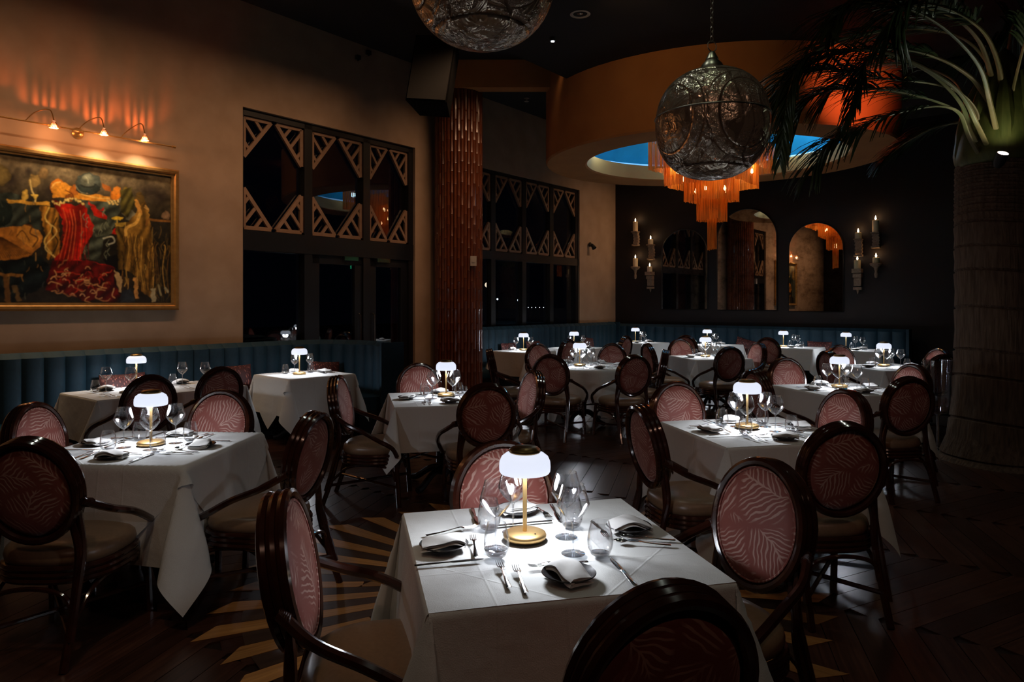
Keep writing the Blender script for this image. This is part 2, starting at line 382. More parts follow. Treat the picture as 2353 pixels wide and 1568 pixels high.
for (lx, ly, a) in inst:
    p = U*lx+N*ly; r = sqrt((p.x-SBX)**2+(p.y-SBY)**2)
    if p.y < .9 or abs(p.x) > .80*p.y+.9 or not(-2.4 < lx < 14.8 and -3.8 < ly < 8.2): continue
    pool.append((p.length, p, a+TH))
pool.sort(key=lambda q: q[0])
for i, (dd, p, a) in enumerate(pool):
    if i < 290:
        o = link('plank', mpl, floor, (0,0,0)); v = Matrix.Rotation(-TH, 3, 'Z')@Vector((p.x, p.y, 0))
        o.location = (v.x, v.y, random.uniform(-.0006, 0)); o.rotation_euler = (0, 0, a-TH)
    else:
        v = Matrix.Rotation(-TH, 3, 'Z')@Vector((p.x, p.y, 0)); far.box((v.x, v.y, -.006+random.uniform(-.0008,0)), (1.2,.143,.012), a-TH)
o = link('planks_far', far.mesh('planks_far', M['plank'], False), floor); o['kind'] = 'stuff'
# sunburst: dark wedges and pale rays, zigzag outer ends
md = empty('floor_medallion', (SBX, SBY, .001), 0, 'sunburst of pale oak rays inlaid in the dark floor before the nearest table', 'floor inlay')
NR = 36
for i in range(NR):
    a0 = 2*pi*i/NR; w0 = 2*pi/NR
    for kk, (f0, f1, mt, nm) in enumerate(((.0, .46, M['ray'], 'pale_ray'), (.46, 1.0, M['ray_dark'], 'dark_ray'))):
        rr = SBR*(1.0+.03*((i*7) % 3)) if kk == 0 else SBR*.985
        segs = [(.30, rr)] if (i % 3 or kk) else [(.30, .86), (.90, rr)]
        for (ra, rb) in segs:
            b0 = -w0*(f1-f0)/2*.97; b1 = -b0
            out2 = rb*1.07 if kk == 0 else rb
            pts = [(ra*cos(b0), ra*sin(b0)), (rb*cos(b0), rb*sin(b0)), (out2*cos(b1), out2*sin(b1)), (ra*cos(b1), ra*sin(b1))]
            ob = link(nm, prism(pts, 0, .0016 if kk else .0022).mesh(nm, mt, False), md, None, a0+w0*(f0+f1)/2)
mb = MB(); mb.lathe([(.30, .0), (.30, .002), (0.0001, .002)], 40); link('hub', mb.mesh('hub', M['ray_dark'], False), md)

# ------------------------------------------------------------------ room shell (local axes: X along window wall, Y towards it)
def struct(name, mb, mt, label=None, smooth=False):
    o = link(name, mb.mesh(name, mt, smooth), None, (0,0,0), TH); o['kind'] = 'structure'
    if label: o['label'] = label
    return o
D1, D2, SB, HC = 8.3, 8.62, 14.9, 5.5
S_STEP = on_left(1075, 8.45)[0]
s1a, Ya = on_left(558, D1); s1b, Yb = on_left(954, D1)
W1T = 4.14
s2m = [on_left(p, D2)[0] for p in (1137.5, 1208.5, 1271.5, 1329)]
bayw = s2m[1]-s2m[0]; s2a = s2m[0]-bayw; s2b = s2m[3]+.05
W2T = zat(437, on_left(1331, D2)[1])
mb = MB()
def wbox(s0, s1, d0, z0, z1, th=.35): mb.box(((s0+s1)/2, d0+th/2, (z0+z1)/2), (s1-s0, th, z1-z0))
wbox(-2.6, s1a, D1, 0, HC); wbox(s1a, s1b, D1, W1T, HC); wbox(s1b, S_STEP, D1, 0, HC)
wbox(S_STEP, s2a, D2, 0, HC); wbox(s2a, s2b, D2, W2T, HC); wbox(s2b, SB+.3, D2, 0, HC); wbox(s2a, s2b, D2, 0, 1.0)
struct('wall_left', mb, M['stucco'], 'warm beige plaster wall with two dark window walls')
mb = MB(); mb.box((SB+.15, 2.2, HC/2), (.3, 13.4, HC)); struct('wall_back', mb, M['dark_wall'], 'dark maroon wall behind the far banquette')
mb = MB(); mb.box((6.2, -4.05, HC/2), (17.9, .3, HC)); struct('wall_right', mb, M['dark_wall'])
mb = MB(); mb.box((-2.75, 2.2, HC/2), (.3, 13.2, HC)); struct('wall_front', mb, M['dark_wall'])
mb = MB(); mb.box((6.2, 2.4, HC+.1), (18.2, 13.4, .2)); struct('ceiling', mb, M['ceiling'])
CX, CY = .2897*11.3, 11.4     # drum and chandelier axis
DR = radians(-16)
DA, DB = 2.73, 2.4
# dropped ceiling with the drum passing through it
mb = MB(); mb.box((6.0, .9, 5.06), (17.2, 10.0, .12)); dc = struct('ceiling_dropped', mb, M['ceiling'], 'black dropped ceiling panel')
def ell(a, b, z, n=72): return [(a*cos(2*pi*i/n), b*sin(2*pi*i/n), z) for i in range(n)]
def rings(mb, R, mi=0):
    n = len(R[0]); b = []
    for r in R: b += r
    mb.add(b, [(j*n+i, j*n+(i+1) % n, (j+1)*n+(i+1) % n, (j+1)*n+i) for j in range(len(R)-1) for i in range(n)], mi)
drum = link('ceiling_drum', None, None, (CX, CY, 0), DR); tag(drum, 'round ochre ceiling drum with an open blue-lit centre', None, None, 'structure')
mb = MB(); rings(mb, [ell(DA, DB, 5.49), ell(DA, DB, 3.96), ell(DA-.02, DB-.02, 3.93), ell(2.07, 1.82, 3.93), ell(2.04, 1.79, 3.95), ell(2.04, 1.79, 4.2), ell(2.2, 1.95, 4.2)])
link('drum_wall', mb.mesh('drum_wall', M['ochre'], True, 30), drum)
mb = MB(); R = []
for j in range(12):
    q = j/11*pi/2; R.append(ell(2.6*cos(q)+.02, 2.28*cos(q)+.02, 4.22+.95*sin(q)))
rings(mb, R); link('painted_dome', mb.mesh('painted_dome', M['skyblue'], True, 60), drum)
mb = MB(); mb.tube([Vector(p) for p in ell(2.3, 2.02, 4.26)], .02, 6, True); link('cove_light', mb.mesh('cove_light', M['blue_led']), drum)
for k in range(6):
    light('POINT', 'cove_glow', (CX+1.9*cos(k*pi/3+.5), CY+1.6*sin(k*pi/3+.5), 4.36), 9, (.45,.82,1.0), .06)
# fascia beam between column and drum
mb = MB(); y0 = 11.25
mb.box((-.3, y0, 5.29), (2.2, .25, .46)); o = link('ceiling_beam', mb.mesh('ceiling_beam', M['ochre'], False)); o['kind'] = 'structure'

# baseboards
mb = MB(); mb.box((-2.6+(s1a+2.6)/2, D1-.012, .07), (s1a+2.6, .024, .14)); struct('baseboard_left', mb, M['black_metal'])
mb = MB(); mb.box((SB-.012, 2.2, .07), (.024, 12.2, .14)); struct('baseboard_back', mb, M['black_metal'])

# ------------------------------------------------------------------ windows
def bar(mb, p, q, w, y0, y1, mi=0):
    p = Vector(p); q = Vector(q); d = (q-p).normalized(); e = Vector((-d.y, d.x))*w/2
    c = [p-e, q-e, q+e, p+e]
    mb.add([(v.x, y0, v.y) for v in c]+[(v.x, y1, v.y) for v in c], [(3,2,1,0),(4,5,6,7),(0,1,5,4),(1,2,6,5),(2,3,7,6),(3,0,4,7)], mi)
def lattice(parent, x0, x1, z0, z1, y):
    w = (x1-x0)*.43; h = (z1-z0)*.345; b = .055*(x1-x0)/1.0 if (x1-x0) < 1.4 else .075
    b = max(.045, b)
    for (cx, cz, sx, sz) in ((x0, z1, 1, -1), (x1, z1, -1, -1), (x0, z0, 1, 1), (x1, z0, -1, 1)):
        mb = MB(); P = lambda p, q: (cx+sx*(p*w+b/2), cz+sz*(q*h+b/2))
        bar(mb, P(0,0), P(1,0), b, y-.02, y+.02); bar(mb, P(0,0), P(0,1), b, y-.02, y+.02)
        bar(mb, P(1,0), P(0,1), b, y-.018, y+.022)
        for tt in (.30, .55, .80):
            p, q = 1-tt, tt; k = min(p, q); bar(mb, P(p, q), P(p-k, q-k), b*.8, y-.014, y+.014)
        link('lattice_triangle', mb.mesh('lattice_triangle', M['lattice'], False), parent)
w1 = link('window_1', None, None, (0,0,0), TH); tag(w1, 'tall black-framed window wall with doors and triangular lattice transoms', None, None, 'structure')
YW = D1+.12
mul = [on_left(p, YW)[0] for p in (702, 836)]
ztr = 2.57
mb = MB()
mb.box(((s1a+s1b)/2, YW, W1T-.04), (s1b-s1a, .14, .09)); mb.box((s1a+.02, YW, W1T/2), (.04, .14, W1T)); mb.box((s1b-.04, YW, W1T/2), (.12, .14, W1T))
link('window_frame', mb.mesh('window_frame', M['black_metal'], False), w1)
mb = MB(); mb.box(((s1a+s1b)/2, YW, ztr-.14), (s1b-s1a, .16, .26)); link('transom_bar', mb.mesh('transom_bar', M['black_metal'], False), w1)
for s in mul:
    mb = MB(); mb.box((s, YW, W1T/2), (.13, .14, W1T)); link('mullion', mb.mesh('mullion', M['black_metal'], False), w1)
edges = [s1a+.04]+mul+[s1b-.1]
for i in range(3):
    a = edges[i]+(.065 if i else 0); b = edges[i+1]-(.065 if i < 2 else 0)
    lattice(w1, a, b, ztr, W1T-.08, YW-.02)
    mb = MB(); mb.box(((a+b)/2, YW+.03, (ztr+W1T)/2), (b-a, .008, W1T-ztr-.06)); link('upper_pane', mb.mesh('upper_pane', M['pane'], False), w1)
    if i == 0:
        mb = MB(); mb.box(((a+b)/2, YW+.03, 1.2), (b-a, .008, 2.35)); link('lower_pane', mb.mesh('lower_pane', M['pane'], False), w1)
    else:
        mb = MB()
        for (c, d) in (((a+.07), .14), ((b-.07), .14)): mb.box((c, YW-.01, 1.17), (d, .06, 2.28))
        mb.box(((a+b)/2, YW-.01, 2.24), (b-a, .06, .13)); mb.box(((a+b)/2, YW-.01, .16), (b-a, .06, .25))
        dr = link('door_leaf', mb.mesh('door_leaf', M['black_metal'], False), w1)
        mb = MB(); mb.box(((a+b)/2, YW, 1.2), (b-a-.26, .008, 2.05)); link('door_glass', mb.mesh('door_glass', M['pane'], False), dr)
        mb = MB(); x = b-.07 if i == 1 else a+.07; mb.tube([(x, YW-.05, .95), (x, YW-.09, .97), (x, YW-.09, 1.43), (x, YW-.05, 1.45)], .012, 8); link('pull_handle', mb.mesh('pull_handle', M['steel']), dr)
        mb = MB(); mb.box(((b-.25) if i == 1 else (a+.25), YW-.07, 2.27), (.26, .07, .06)); link('door_closer', mb.mesh('door_closer', M['steel'], False), dr)
w2 = link('window_2', None, None, (0,0,0), TH); tag(w2, 'black-framed window band with triangular lattice transoms beyond the column', None, None, 'structure')
YW2 = D2+.10; z2tr = zat(575, on_left(1112, YW2)[1])
mb = MB()
mb.box(((s2a+s2b)/2, YW2, W2T-.03), (s2b-s2a, .12, .07)); mb.box((s2b-.05, YW2, (W2T+1)/2), (.10, .12, W2T-1)); mb.box((s2a+.05, YW2, (W2T+1)/2), (.10, .12, W2T-1)); mb.box(((s2a+s2b)/2, YW2, 1.02), (s2b-s2a, .12, .06))
link('window_frame', mb.mesh('window_frame', M['black_metal'], False), w2)
mb = MB(); mb.box(((s2a+s2b)/2, YW2, z2tr-.09), (s2b-s2a, .14, .16)); link('transom_bar', mb.mesh('transom_bar', M['black_metal'], False), w2)
for s in s2m[:3]:
    mb = MB(); mb.box((s, YW2, (W2T+1)/2), (.13, .12, W2T-1)); link('mullion', mb.mesh('mullion', M['black_metal'], False), w2)
ed = [s2a]+s2m[:3]+[s2b]
for i in range(4):
    a = ed[i]+.07; b = ed[i+1]-.07
    lattice(w2, a, b, z2tr, W2T-.06, YW2-.02)
    for (z0, z1, nm) in ((1.05, z2tr-.16, 'lower_pane'), (z2tr, W2T-.06, 'upper_pane')):
        mb = MB(); mb.box(((a+b)/2, YW2+.03, (z0+z1)/2), (b-a, .008, z1-z0)); link(nm, mb.mesh(nm, M['pane'], False), w2)

# outdoors seen through window 2: a dark terrace with street globes
mb = MB(); mb.box((7, 30, -.35), (80, 42, .1)); o = struct('ground_outside', mb, M['black'])
def globe_lamp(px, py, Y, r, mt, label):
    p = atY(px, py, Y); e = empty('street_lamp', (p.x, p.y, -.3), 0, label, 'street lamp')
    mb = MB(); mb.lathe([(.001, -r)]+[(r*cos(q), r*sin(q)) for q in [(-80+20*k)*pi/180 for k in range(9)]]+[(.001, r)], 14, (0,0,p.z+.3)); link('globe', mb.mesh('globe', mt), e)
    mb = MB(); mb.tube([(0,0,0), (0,0,p.z+.3-r)], .03, 6); link('post', mb.mesh('post', M['black']), e)
globe_lamp(1120, 655, 34, .13, M['street'], 'warm round street lamp glowing through the window beside the column')
globe_lamp(1143, 688, 38, .05, M['streetw'], 'tiny cold street lamp low in the window beside the column')
globe_lamp(1192, 690, 36, .07, M['streetw'], 'small white street lamp in the second window bay')
for k, px in enumerate((1214, 1222, 1231, 1240, 1249)):
    p = atY(px, 707, 40); mb = MB(); mb.lathe([(.001,-.03),(.03,0),(.001,.03)], 8); mb.tube([(0,0,0), (0,0,-1.6)], .01, 5, mi=1); o = link('garden_light', mb.mesh('garden_light', [M['streetw'], M['black']]), None, p)
    tag(o, ['leftmost','second from left','middle','fourth from left','rightmost'][k]+' of five tiny garden lights low outside the far window bays', 'garden light', 'row of tiny garden lights outside')

# ------------------------------------------------------------------ bamboo column
e = empty('bamboo_column', (-.884, 11.55, 0), 0, 'tall round column clad in reddish bamboo poles between the windows', 'column')
mb = MB(); mb.lathe([(.355, 0), (.355, 5.4)], 32); link('core', mb.mesh('core', M['bamboo']), e)
pm = []
for v in range(4):
    pts = []; rs = []; z = 0; rr = random.Random(v)
    prof = []
    z = 0; nxt = rr.uniform(.1, .3)
    while z < 5.4:
        prof += [(.0275, z), (.0275, nxt-.02), (.0315, nxt-.006), (.0255, nxt), (.0315, nxt+.006)]
        z = nxt+.02; nxt = z+rr.uniform(.28, .36)
    mb = MB(); mb.lathe(prof, 7); pm.append(mb.mesh('bamboo_pole', M['bamboo']))
NPOLE = 42
for i in range(NPOLE):
    a = 2*pi*i/NPOLE; link('bamboo_pole', pm[i % 4], e, (.368*cos(a), .368*sin(a), 0), random.uniform(0, 6))
mb = MB(); mb.box((0,0,0), (.10,.03,.16)); mb.box((0,-.018,.0), (.05,.01,.05))
p = atY(1088, 600, 11.18); o = link('thermostat', mb.mesh('thermostat', M['white_plastic'], False), None, p); tag(o, 'small pale wall control fixed on the bamboo column', 'thermostat'); o.rotation_euler = (0,0,-.05)

# speaker on the wall beside the column
sp_ = empty('wall_speaker', atY(1000, 175, 9.7), radians(-8), 'large black loudspeaker hung high between the window and column', 'speaker')
mb = MB(); w0, w1_ = .27, .27
R = Matrix.Rotation(radians(-10), 3, 'X')@Matrix.Rotation(radians(6), 3, 'Y')
cab = [(-.29,-.22),(.29,-.22),(.22,.26),(-.22,.26)]
mb.add([R@Vector((x,y,-.48)) for x,y in cab]+[R@Vector((x,y,.48)) for x,y in cab], [(3,2,1,0),(4,5,6,7),(0,1,5,4),(1,2,6,5),(2,3,7,6),(3,0,4,7)])
link('cabinet', mb.mesh('cabinet', M['speaker'], False), sp_)
mb = MB(); mb.box(R@Vector((0,-.235,0)), (.54,.02,.92), rot=R); link('grille', mb.mesh('grille', M['black'], False), sp_)
mb = MB(); mb.tube([(0,.2,.3), (0,.6,.45), (0,.7,1.2)], .025, 8); link('bracket', mb.mesh('bracket', M['black']), sp_)

# ------------------------------------------------------------------ painting
sR, YR = on_left(405, D1); PL = 2.5
pz0, pz1 = 1.525, 3.18
pt = empty('framed_painting', room(sR-PL/2, D1-.02, (pz0+pz1)/2), TH, 'large gold-framed oil painting of a woman in a red ruffled dress dancing', 'painting')
hw, hh = PL/2, (pz1-pz0)/2
mb = MB()
prof = [(0,0),(0,-.05),(.02,-.075),(.045,-.07),(.06,-.045),(.085,-.04),(.085,0)]   # inward, outward depth
for k in range(len(prof)-1):
    r = []
    for (i_, d_) in (prof[k], prof[k+1]):
        r.append([(-hw+i_, d_, -hh+i_), (hw-i_, d_, -hh+i_), (hw-i_, d_, hh-i_), (-hw+i_, d_, hh-i_)])
    rings(mb, r)
link('frame', mb.mesh('frame', M['gold'], True, 20), pt)
# canvas: painted on a fine grid; features in image pixels, projected through the camera
GX, GZ = 520, 330
cw, chh = hw-.08, hh-.08
def seg_d(X, Y, a, b):
    ax_, ay = a; bx_, by = b; dx, dy = bx_-ax_, by-ay; L = dx*dx+dy*dy+1e-9
    tt = np.clip(((X-ax_)*dx+(Y-ay)*dy)/L, 0, 1); return np.hypot(X-ax_-tt*dx, Y-ay-tt*dy)
def inside(X, Y, poly):
    c = np.zeros(X.shape, bool); n = len(poly); j = n-1
    for i in range(n):
        xi, yi = poly[i]; xj, yj = poly[j]
        cond = ((yi > Y) != (yj > Y)) & (X < (xj-xi)*(Y-yi)/(yj-yi+1e-9)+xi); c ^= cond; j = i
    return c
sg_ = np.linspace(sR-PL/2-cw, sR-PL/2+cw, GX); zg = np.linspace((pz0+pz1)/2-chh, (pz0+pz1)/2+chh, GZ)
SS, ZZ = np.meshgrid(sg_, zg)
dpl = D1-.04
Xw = U.x*SS+N.x*dpl; Yw = U.y*SS+N.y*dpl
X = ((1176.5+1600*Xw/Yw))*2.528; Y = ((698-(ZZ-CAMH)*1600/Yw)-200)*2.528   # image pixel coordinates of each canvas point, scaled and shifted
rg = np.random.RandomState(3)
def vnoise(sc, seed):
    r = np.random.RandomState(seed); g = r.rand(80, 80); x = (X+1600)/sc % 79; y = (Y+400)/sc % 79
    xi = x.astype(int) % 79; yi = y.astype(int) % 79; fx = x-np.floor(x); fy = y-np.floor(y); fx = fx*fx*(3-2*fx); fy = fy*fy*(3-2*fy)
    return (g[yi,xi]*(1-fx)+g[yi,xi+1]*fx)*(1-fy)+(g[yi+1,xi]*(1-fx)+g[yi+1,xi+1]*fx)*fy
C = np.zeros(X.shape+(3,)); 
def lin(c): return np.array([((v/255)/12.92 if v/255 <= .04045 else ((v/255+.055)/1.055)**2.4) for v in c])
n1 = vnoise(110, 1); n2 = vnoise(34, 2); n3 = vnoise(13, 5)
k = np.clip((Y-380-0.13*X)/260, 0, 1)[..., None]
C = lin((120,104,76))*(1-k)+lin((38,34,26))*k
C *= (.45+1.0*n1*.7+.5*n2)[..., None]
def fill(poly, c, nz=.5, fold=None, soft=0):
    mk = inside(X+6*(n3-.5)*2, Y+6*(n2-.5)*2, poly); sh = 1-nz/2+nz*n2
    if fold:
        ang, fr = fold; sh = sh*(.72+.42*np.sin((X*cos(ang)+Y*sin(ang)+60*n1)/fr))
    C[mk] = (lin(c)*np.ones(X.shape)[..., None]*sh[..., None])[mk]
def ellf(cx, cy, rx, ry, c, nz=.4, sh2=None):
    q = ((X+16*(n2-.5)-cx)/rx)**2+((Y+16*(n3-.5)-cy)/ry)**2; mk = q < 1; sh = (1-nz/2+nz*n2)*(1.15-.5*q)
    C[mk] = (lin(c)*np.ones(X.shape)[..., None]*sh[..., None])[mk]
def stroke(pts, w, c, n=6):
    P = spline([(a, b, 0) for a, b in pts], n); d = np.full(X.shape, 1e9)
    for i in range(len(P)-1): d = np.minimum(d, seg_d(X, Y, (P[i].x, P[i].y), (P[i+1].x, P[i+1].y)))
    a = np.clip((w-d)/2.2+.5, 0, 1)[..., None]; C[:] = C*(1-a)+lin(c)*a
for (x, y, r) in ((60,540,70),(165,490,30),(300,600,60),(690,540,26),(870,600,80),(940,640,60),(-200,560,80)):
    q = np.exp(-(((X-x)/r)**2+((Y-y)/(r*.8))**2)*1.3)[..., None]; C = C*(1-.8*q)+lin((30,22,26))*.8*q
fill([(-900,560),(-120,600),(-60,900),(-160,1260),(-900,1260)], (30,32,27), .6, (.6,30))
ellf(-300,640,120,150,(120,92,48)); fill([(-420,700),(-200,690),(-170,1100),(-460,1130)], (62,74,70), .5, (0.2,18))
ellf(-620,660,90,110,(96,60,34)); fill([(-720,760),(-540,760),(-500,1180),(-760,1200)], (120,52,28), .5, (0,14))
ellf(10,510,50,60,(110,92,50)); ellf(200,545,42,40,(170,140,80)); ellf(250,500,30,32,(120,96,60))
fill([(-160,640),(60,610),(235,690),(240,830),(90,860),(-60,900),(-180,860)], (58,66,58), .9, (.8,12))
ellf(-10,735,88,80,(24,36,32))
fill([(40,655),(290,668),(292,692),(240,684),(45,672)], (214,160,60))
fill([(228,690),(340,700),(346,990),(275,1005),(262,860)], (186,128,44), .6, (0,7))
stroke([(285,700),(262,760),(300,820),(258,900),(310,980)], 4, (236,196,96)); stroke([(330,760),(300,840),(336,900),(290,1000)], 4, (40,30,16)); stroke([(268,780),(330,840),(262,930),(320,990)], 3, (240,206,120))
stroke([(175,540),(185,600),(205,640),(205,665)], 4, (240,210,130)); fill([(180,628),(228,628),(205,655)], (238,200,90)); ellf(146,625,20,32,(220,180,80))
fill([(-120,990),(250,985),(292,1060),(270,1150),(150,1215),(60,1260),(-80,1130)], (20,30,31), .9, (1.1,16))
fill([(-30,820),(150,805),(250,870),(232,930),(165,990),(-20,1010),(-120,930)], (176,112,42), .5)
for q in range(16): stroke([(-60+q*5,860+q*1), (-20+q*13,1000-q*2)], 2.0, (60,34,12), 1)
fill([(110,815),(150,795),(225,830),(250,880),(190,945),(95,870)], (206,140,54), .5); stroke([(150,800),(185,810),(175,850),(220,880),(190,930)], 4, (90,50,16)); stroke([(95,870),(130,835),(170,890)], 3, (90,50,16))
fill([(-60,1078),(132,1085),(130,1100),(-60,1098)], (150,104,46)); fill([(20,1100),(50,1100),(62,1262),(30,1262)], (120,84,40)); fill([(70,1150),(95,1150),(125,1245),(100,1250)], (112,88,50))
# man in teal suit
fill([(470,640),(640,640),(700,700),(680,790),(640,850),(600,900),(575,1010),(480,1000),(540,860),(500,740)], (82,90,76), .9, (.9,10))
fill([(520,740),(620,770),(660,850),(560,870)], (98,104,84), .9, (1.4,8))
fill([(690,640),(745,680),(800,750),(780,785),(735,770),(690,705)], (122,118,96), .5, (.5,12))
fill([(510,665),(545,690),(624,745),(622,770),(545,742)], (206,34,16)); fill([(580,712),(606,698),(608,716)], (190,30,16)); fill([(650,850),(668,822),(676,860)], (200,36,18))
stroke([(600,880),(650,870),(665,900),(630,915)], 4, (190,190,165)); stroke([(650,1040),(655,1000),(690,1000),(670,1040)], 4, (206,200,170))
fill([(600,1000),(700,960),(720,1120),(690,1240),(800,1262),(700,1262),(640,1080)], (14,13,12), .4)
# woman: back, arms, dress
ellf(340,585,52,46,(216,128,36)); fill([(300,560),(380,556),(470,610),(640,638),(640,668),(520,664),(420,650),(305,640)], (224,150,48), .3)
ellf(408,640,26,24,(150,84,30)); ellf(440,600,36,30,(190,110,38))
ellf(512,562,76,62,(78,86,78)); ellf(512,588,72,30,(52,62,58)); ellf(512,548,44,40,(104,110,96)); ellf(512,528,34,20,(128,132,112)); stroke([(472,572),(500,582),(540,580),(556,566)], 5, (40,46,42), 4); stroke([(500,522),(510,540),(512,558)], 3, (168,172,146)); stroke([(440,575),(470,612),(540,622),(586,590)], 3, (128,132,112), 5)
stroke([(445,600),(480,622),(540,622),(580,596)], 4, (34,40,38))
fill([(588,560),(640,580),(650,606),(610,600)], (160,92,36)); ellf(672,628,32,30,(224,130,34))
for q in range(5): stroke([(656+q*9, 620), (664+q*8, 580+abs(q-2)*4)], 4, (230,140,44), 2)
fill([(296,648),(360,676),(440,690),(488,672),(512,740),(545,800),(538,850),(492,930),(462,1000),(480,1010),(560,1018),(668,1052),(664,1130),(700,1215),(660,1252),(560,1236),(480,1244),(380,1200),(262,1180),(286,1090),(318,1000),(352,960),(372,870),(360,760),(330,720)], (204,34,18), .45, (.35,24))
fill([(300,1010),(470,1010),(560,1022),(668,1054),(664,1130),(700,1215),(660,1252),(560,1236),(480,1244),(380,1200),(262,1180)], (112,20,14), .8, (.9,12))
for q in range(14): ellf(300+q*14+2, 662+16*sin(q*.55)+4*(q % 2), 9, 8, (236,206,120))
for q in range(10): ellf(625+q*7, 660+10*(q % 3), 7, 7, (226,196,120))
r5 = random.Random(11)
for q in range(30):
    x = 300+r5.random()*370; y = 1040+r5.random()*170+.1*(x-300); a = r5.random()*6; p = [(x, y)]
    for s_ in range(4): a += r5.uniform(-1.5, 1.5); x += 24*cos(a); y += 15*sin(a); p.append((x, y))
    stroke(p, 2.6, r5.choice([(226,170,110),(205,60,30),(60,8,6),(190,130,80)]), 4)
for q in range(7): stroke([(385+q*16,760), (400+q*16,850), (360+q*22,960), (330+q*30,1030)], 2.2, (140,16,10), 4)
# folds of the dress, shoulder lights and small lights in the crowd
for q in range(9): stroke([(345+q*20, 700+q*3), (372+q*17, 800), (352+q*20, 900), (322+q*24, 1000)], 1.8, r5.choice([(232,74,34),(120,12,8),(244,110,60)]), 5)
stroke([(300,585),(318,560),(350,552)], 4, (246,190,96), 4); stroke([(470,622),(560,644),(636,648)], 3, (250,200,104), 4); stroke([(380,600),(420,622),(430,650)], 3, (120,60,22), 4)
for q in range(70):
    x = r5.uniform(-300, 260); y = r5.uniform(640, 1230); a = r5.uniform(.9, 2.2); l = r5.uniform(18, 46)
    stroke([(x, y), (x+l*.5*cos(a)+r5.uniform(-6,6), y+l*.5*sin(a)), (x+l*cos(a), y+l*sin(a))], r5.uniform(.9, 1.9), r5.choice([(96,104,88),(150,112,52),(30,36,34),(206,156,76),(70,80,70)]), 3)
for q in range(34):
    x = r5.uniform(480, 640); y = r5.uniform(690, 1000); l = r5.uniform(20, 50)
    stroke([(x, y), (x-l*.3, y+l*.5), (x-l*.1+r5.uniform(-8,8), y+l)], 1.5, r5.choice([(128,136,112),(48,56,50),(150,156,130)]), 3)
for q in range(26):
    x = 300+r5.random()*370; y = 1030+r5.random()*180+.1*(x-300); r_ = r5.uniform(8, 18)
    stroke([(x-r_, y), (x-r_*.4, y-r_*.8), (x+r_*.5, y-r_*.6), (x+r_, y+r_*.2)], 2.2, r5.choice([(222,160,104),(190,44,24),(38,6,5),(236,184,130)]), 4)
# onlookers on the right in gold drapery
ellf(735,620,26,40,(132,110,40)); fill([(700,600),(760,590),(790,680),(740,760),(700,720)], (88,80,34), .7, (.5,8))
fill([(645,755),(716,757),(700,775),(660,772)], (236,196,60)); stroke([(680,775),(682,800)], 3, (230,190,70)); fill([(668,790),(752,785),(748,806),(680,812)], (176,142,54))
fill([(672,810),(720,815),(716,1060),(690,1060)], (120,92,36), .5, (0,7))
fill([(722,800),(780,750),(835,640),(862,720),(875,800),(893,960),(900,1100),(880,1230),(830,1200),(790,1100),(722,1060),(716,900)], (158,116,46), .8, (.25,11))
ellf(812,650,28,40,(96,74,34)); fill([(780,660),(800,655),(830,740),(812,750)], (196,140,64)); stroke([(840,700),(862,712),(845,690)], 4, (206,160,90))
stroke([(730,860),(735,820),(790,790),(812,740)], 9, (226,176,84)); stroke([(850,800),(862,770),(900,775),(985,780)], 6, (150,100,44)); ellf(968,745,28,26,(150,120,90))
for q in range(16):
    x = 720+q*18; stroke([(x, 840+q*6), (x+14*sin(q), 940), (x-10*cos(q), 1060), (x+8, 1160+q*3)], 2.2, r5.choice([(216,170,80),(120,84,34),(60,42,18)]), 4)
for q in range(48):
    x = 700+r5.random()*190; y = 780+r5.random()*420; l = r5.uniform(24, 60); stroke([(x, y), (x+r5.uniform(-9,9), y+l*.5), (x+r5.uniform(-9,9), y+l)], r5.uniform(1, 2.4), r5.choice([(226,182,92),(92,62,24),(190,140,60),(50,36,16)]), 3)
for q in range(44):
    x = 880+r5.random()*110; y = 800+r5.random()*420; stroke([(x, y), (x+r5.uniform(-20,20), y+30), (x+r5.uniform(-20,20), y+70)], 1.6, r5.choice([(96,78,38),(130,104,50),(58,48,28)]), 3)
fill([(775,1110),(795,1110),(806,1230),(788,1235)], (206,150,80)); fill([(875,1175),(905,1170),(905,1245),(880,1250)], (200,190,150))
fill([(664,1060),(695,1080),(712,1130),(704,1195),(690,1190),(676,1130)], (222,186,128)); stroke([(920,1150),(935,1210)], 5, (176,166,120)); stroke([(960,1170),(975,1190)], 7, (170,164,130))
fill([(700,1190),(760,1170),(790,1262),(700,1262)], (44,50,56), .8)
n4 = vnoise(6, 9); n5 = vnoise(22, 12)
C *= (.62+.45*n3+.35*n4)[..., None]*(.75+.5*n5)[..., None]
for _ in range(2): C = (C+np.roll(C, 1, 0)+np.roll(C, -1, 0)+np.roll(C, 1, 1)+np.roll(C, -1, 1))/5
C = np.clip(C*.78, 0, 1)
vs = np.stack([(SS-(sR-PL/2)).ravel(), np.full(SS.size, -.02), (ZZ-(pz0+pz1)/2).ravel()], 1)
idx = np.arange(GX*GZ).reshape(GZ, GX); fa = np.stack([idx[:-1,:-1], idx[:-1,1:], idx[1:,1:], idx[1:,:-1]], -1).reshape(-1, 4)
me = bpy.data.meshes.new('canvas'); me.from_pydata(vs.tolist(), [], fa.tolist())
ca = me.color_attributes.new('paint', 'FLOAT_COLOR', 'POINT'); ca.data.foreach_set('color', np.concatenate([C.reshape(-1, 3), np.ones((GX*GZ, 1))], 1).ravel())
m = mat('oil_paint', (.1,.1,.1), .33); t = NT(m); va = t.n('ShaderNodeVertexColor', layer_name='paint'); t.l(va.outputs[0], t.b.inputs['Base Color'])
nz = t.n('ShaderNodeTexNoise', i_Scale=90.0); t.l(t.coord('Object'), nz.inputs['Vector']); t.bump(nz.outputs[0], .2, .002); me.materials.append(m)
link('canvas', me, pt)

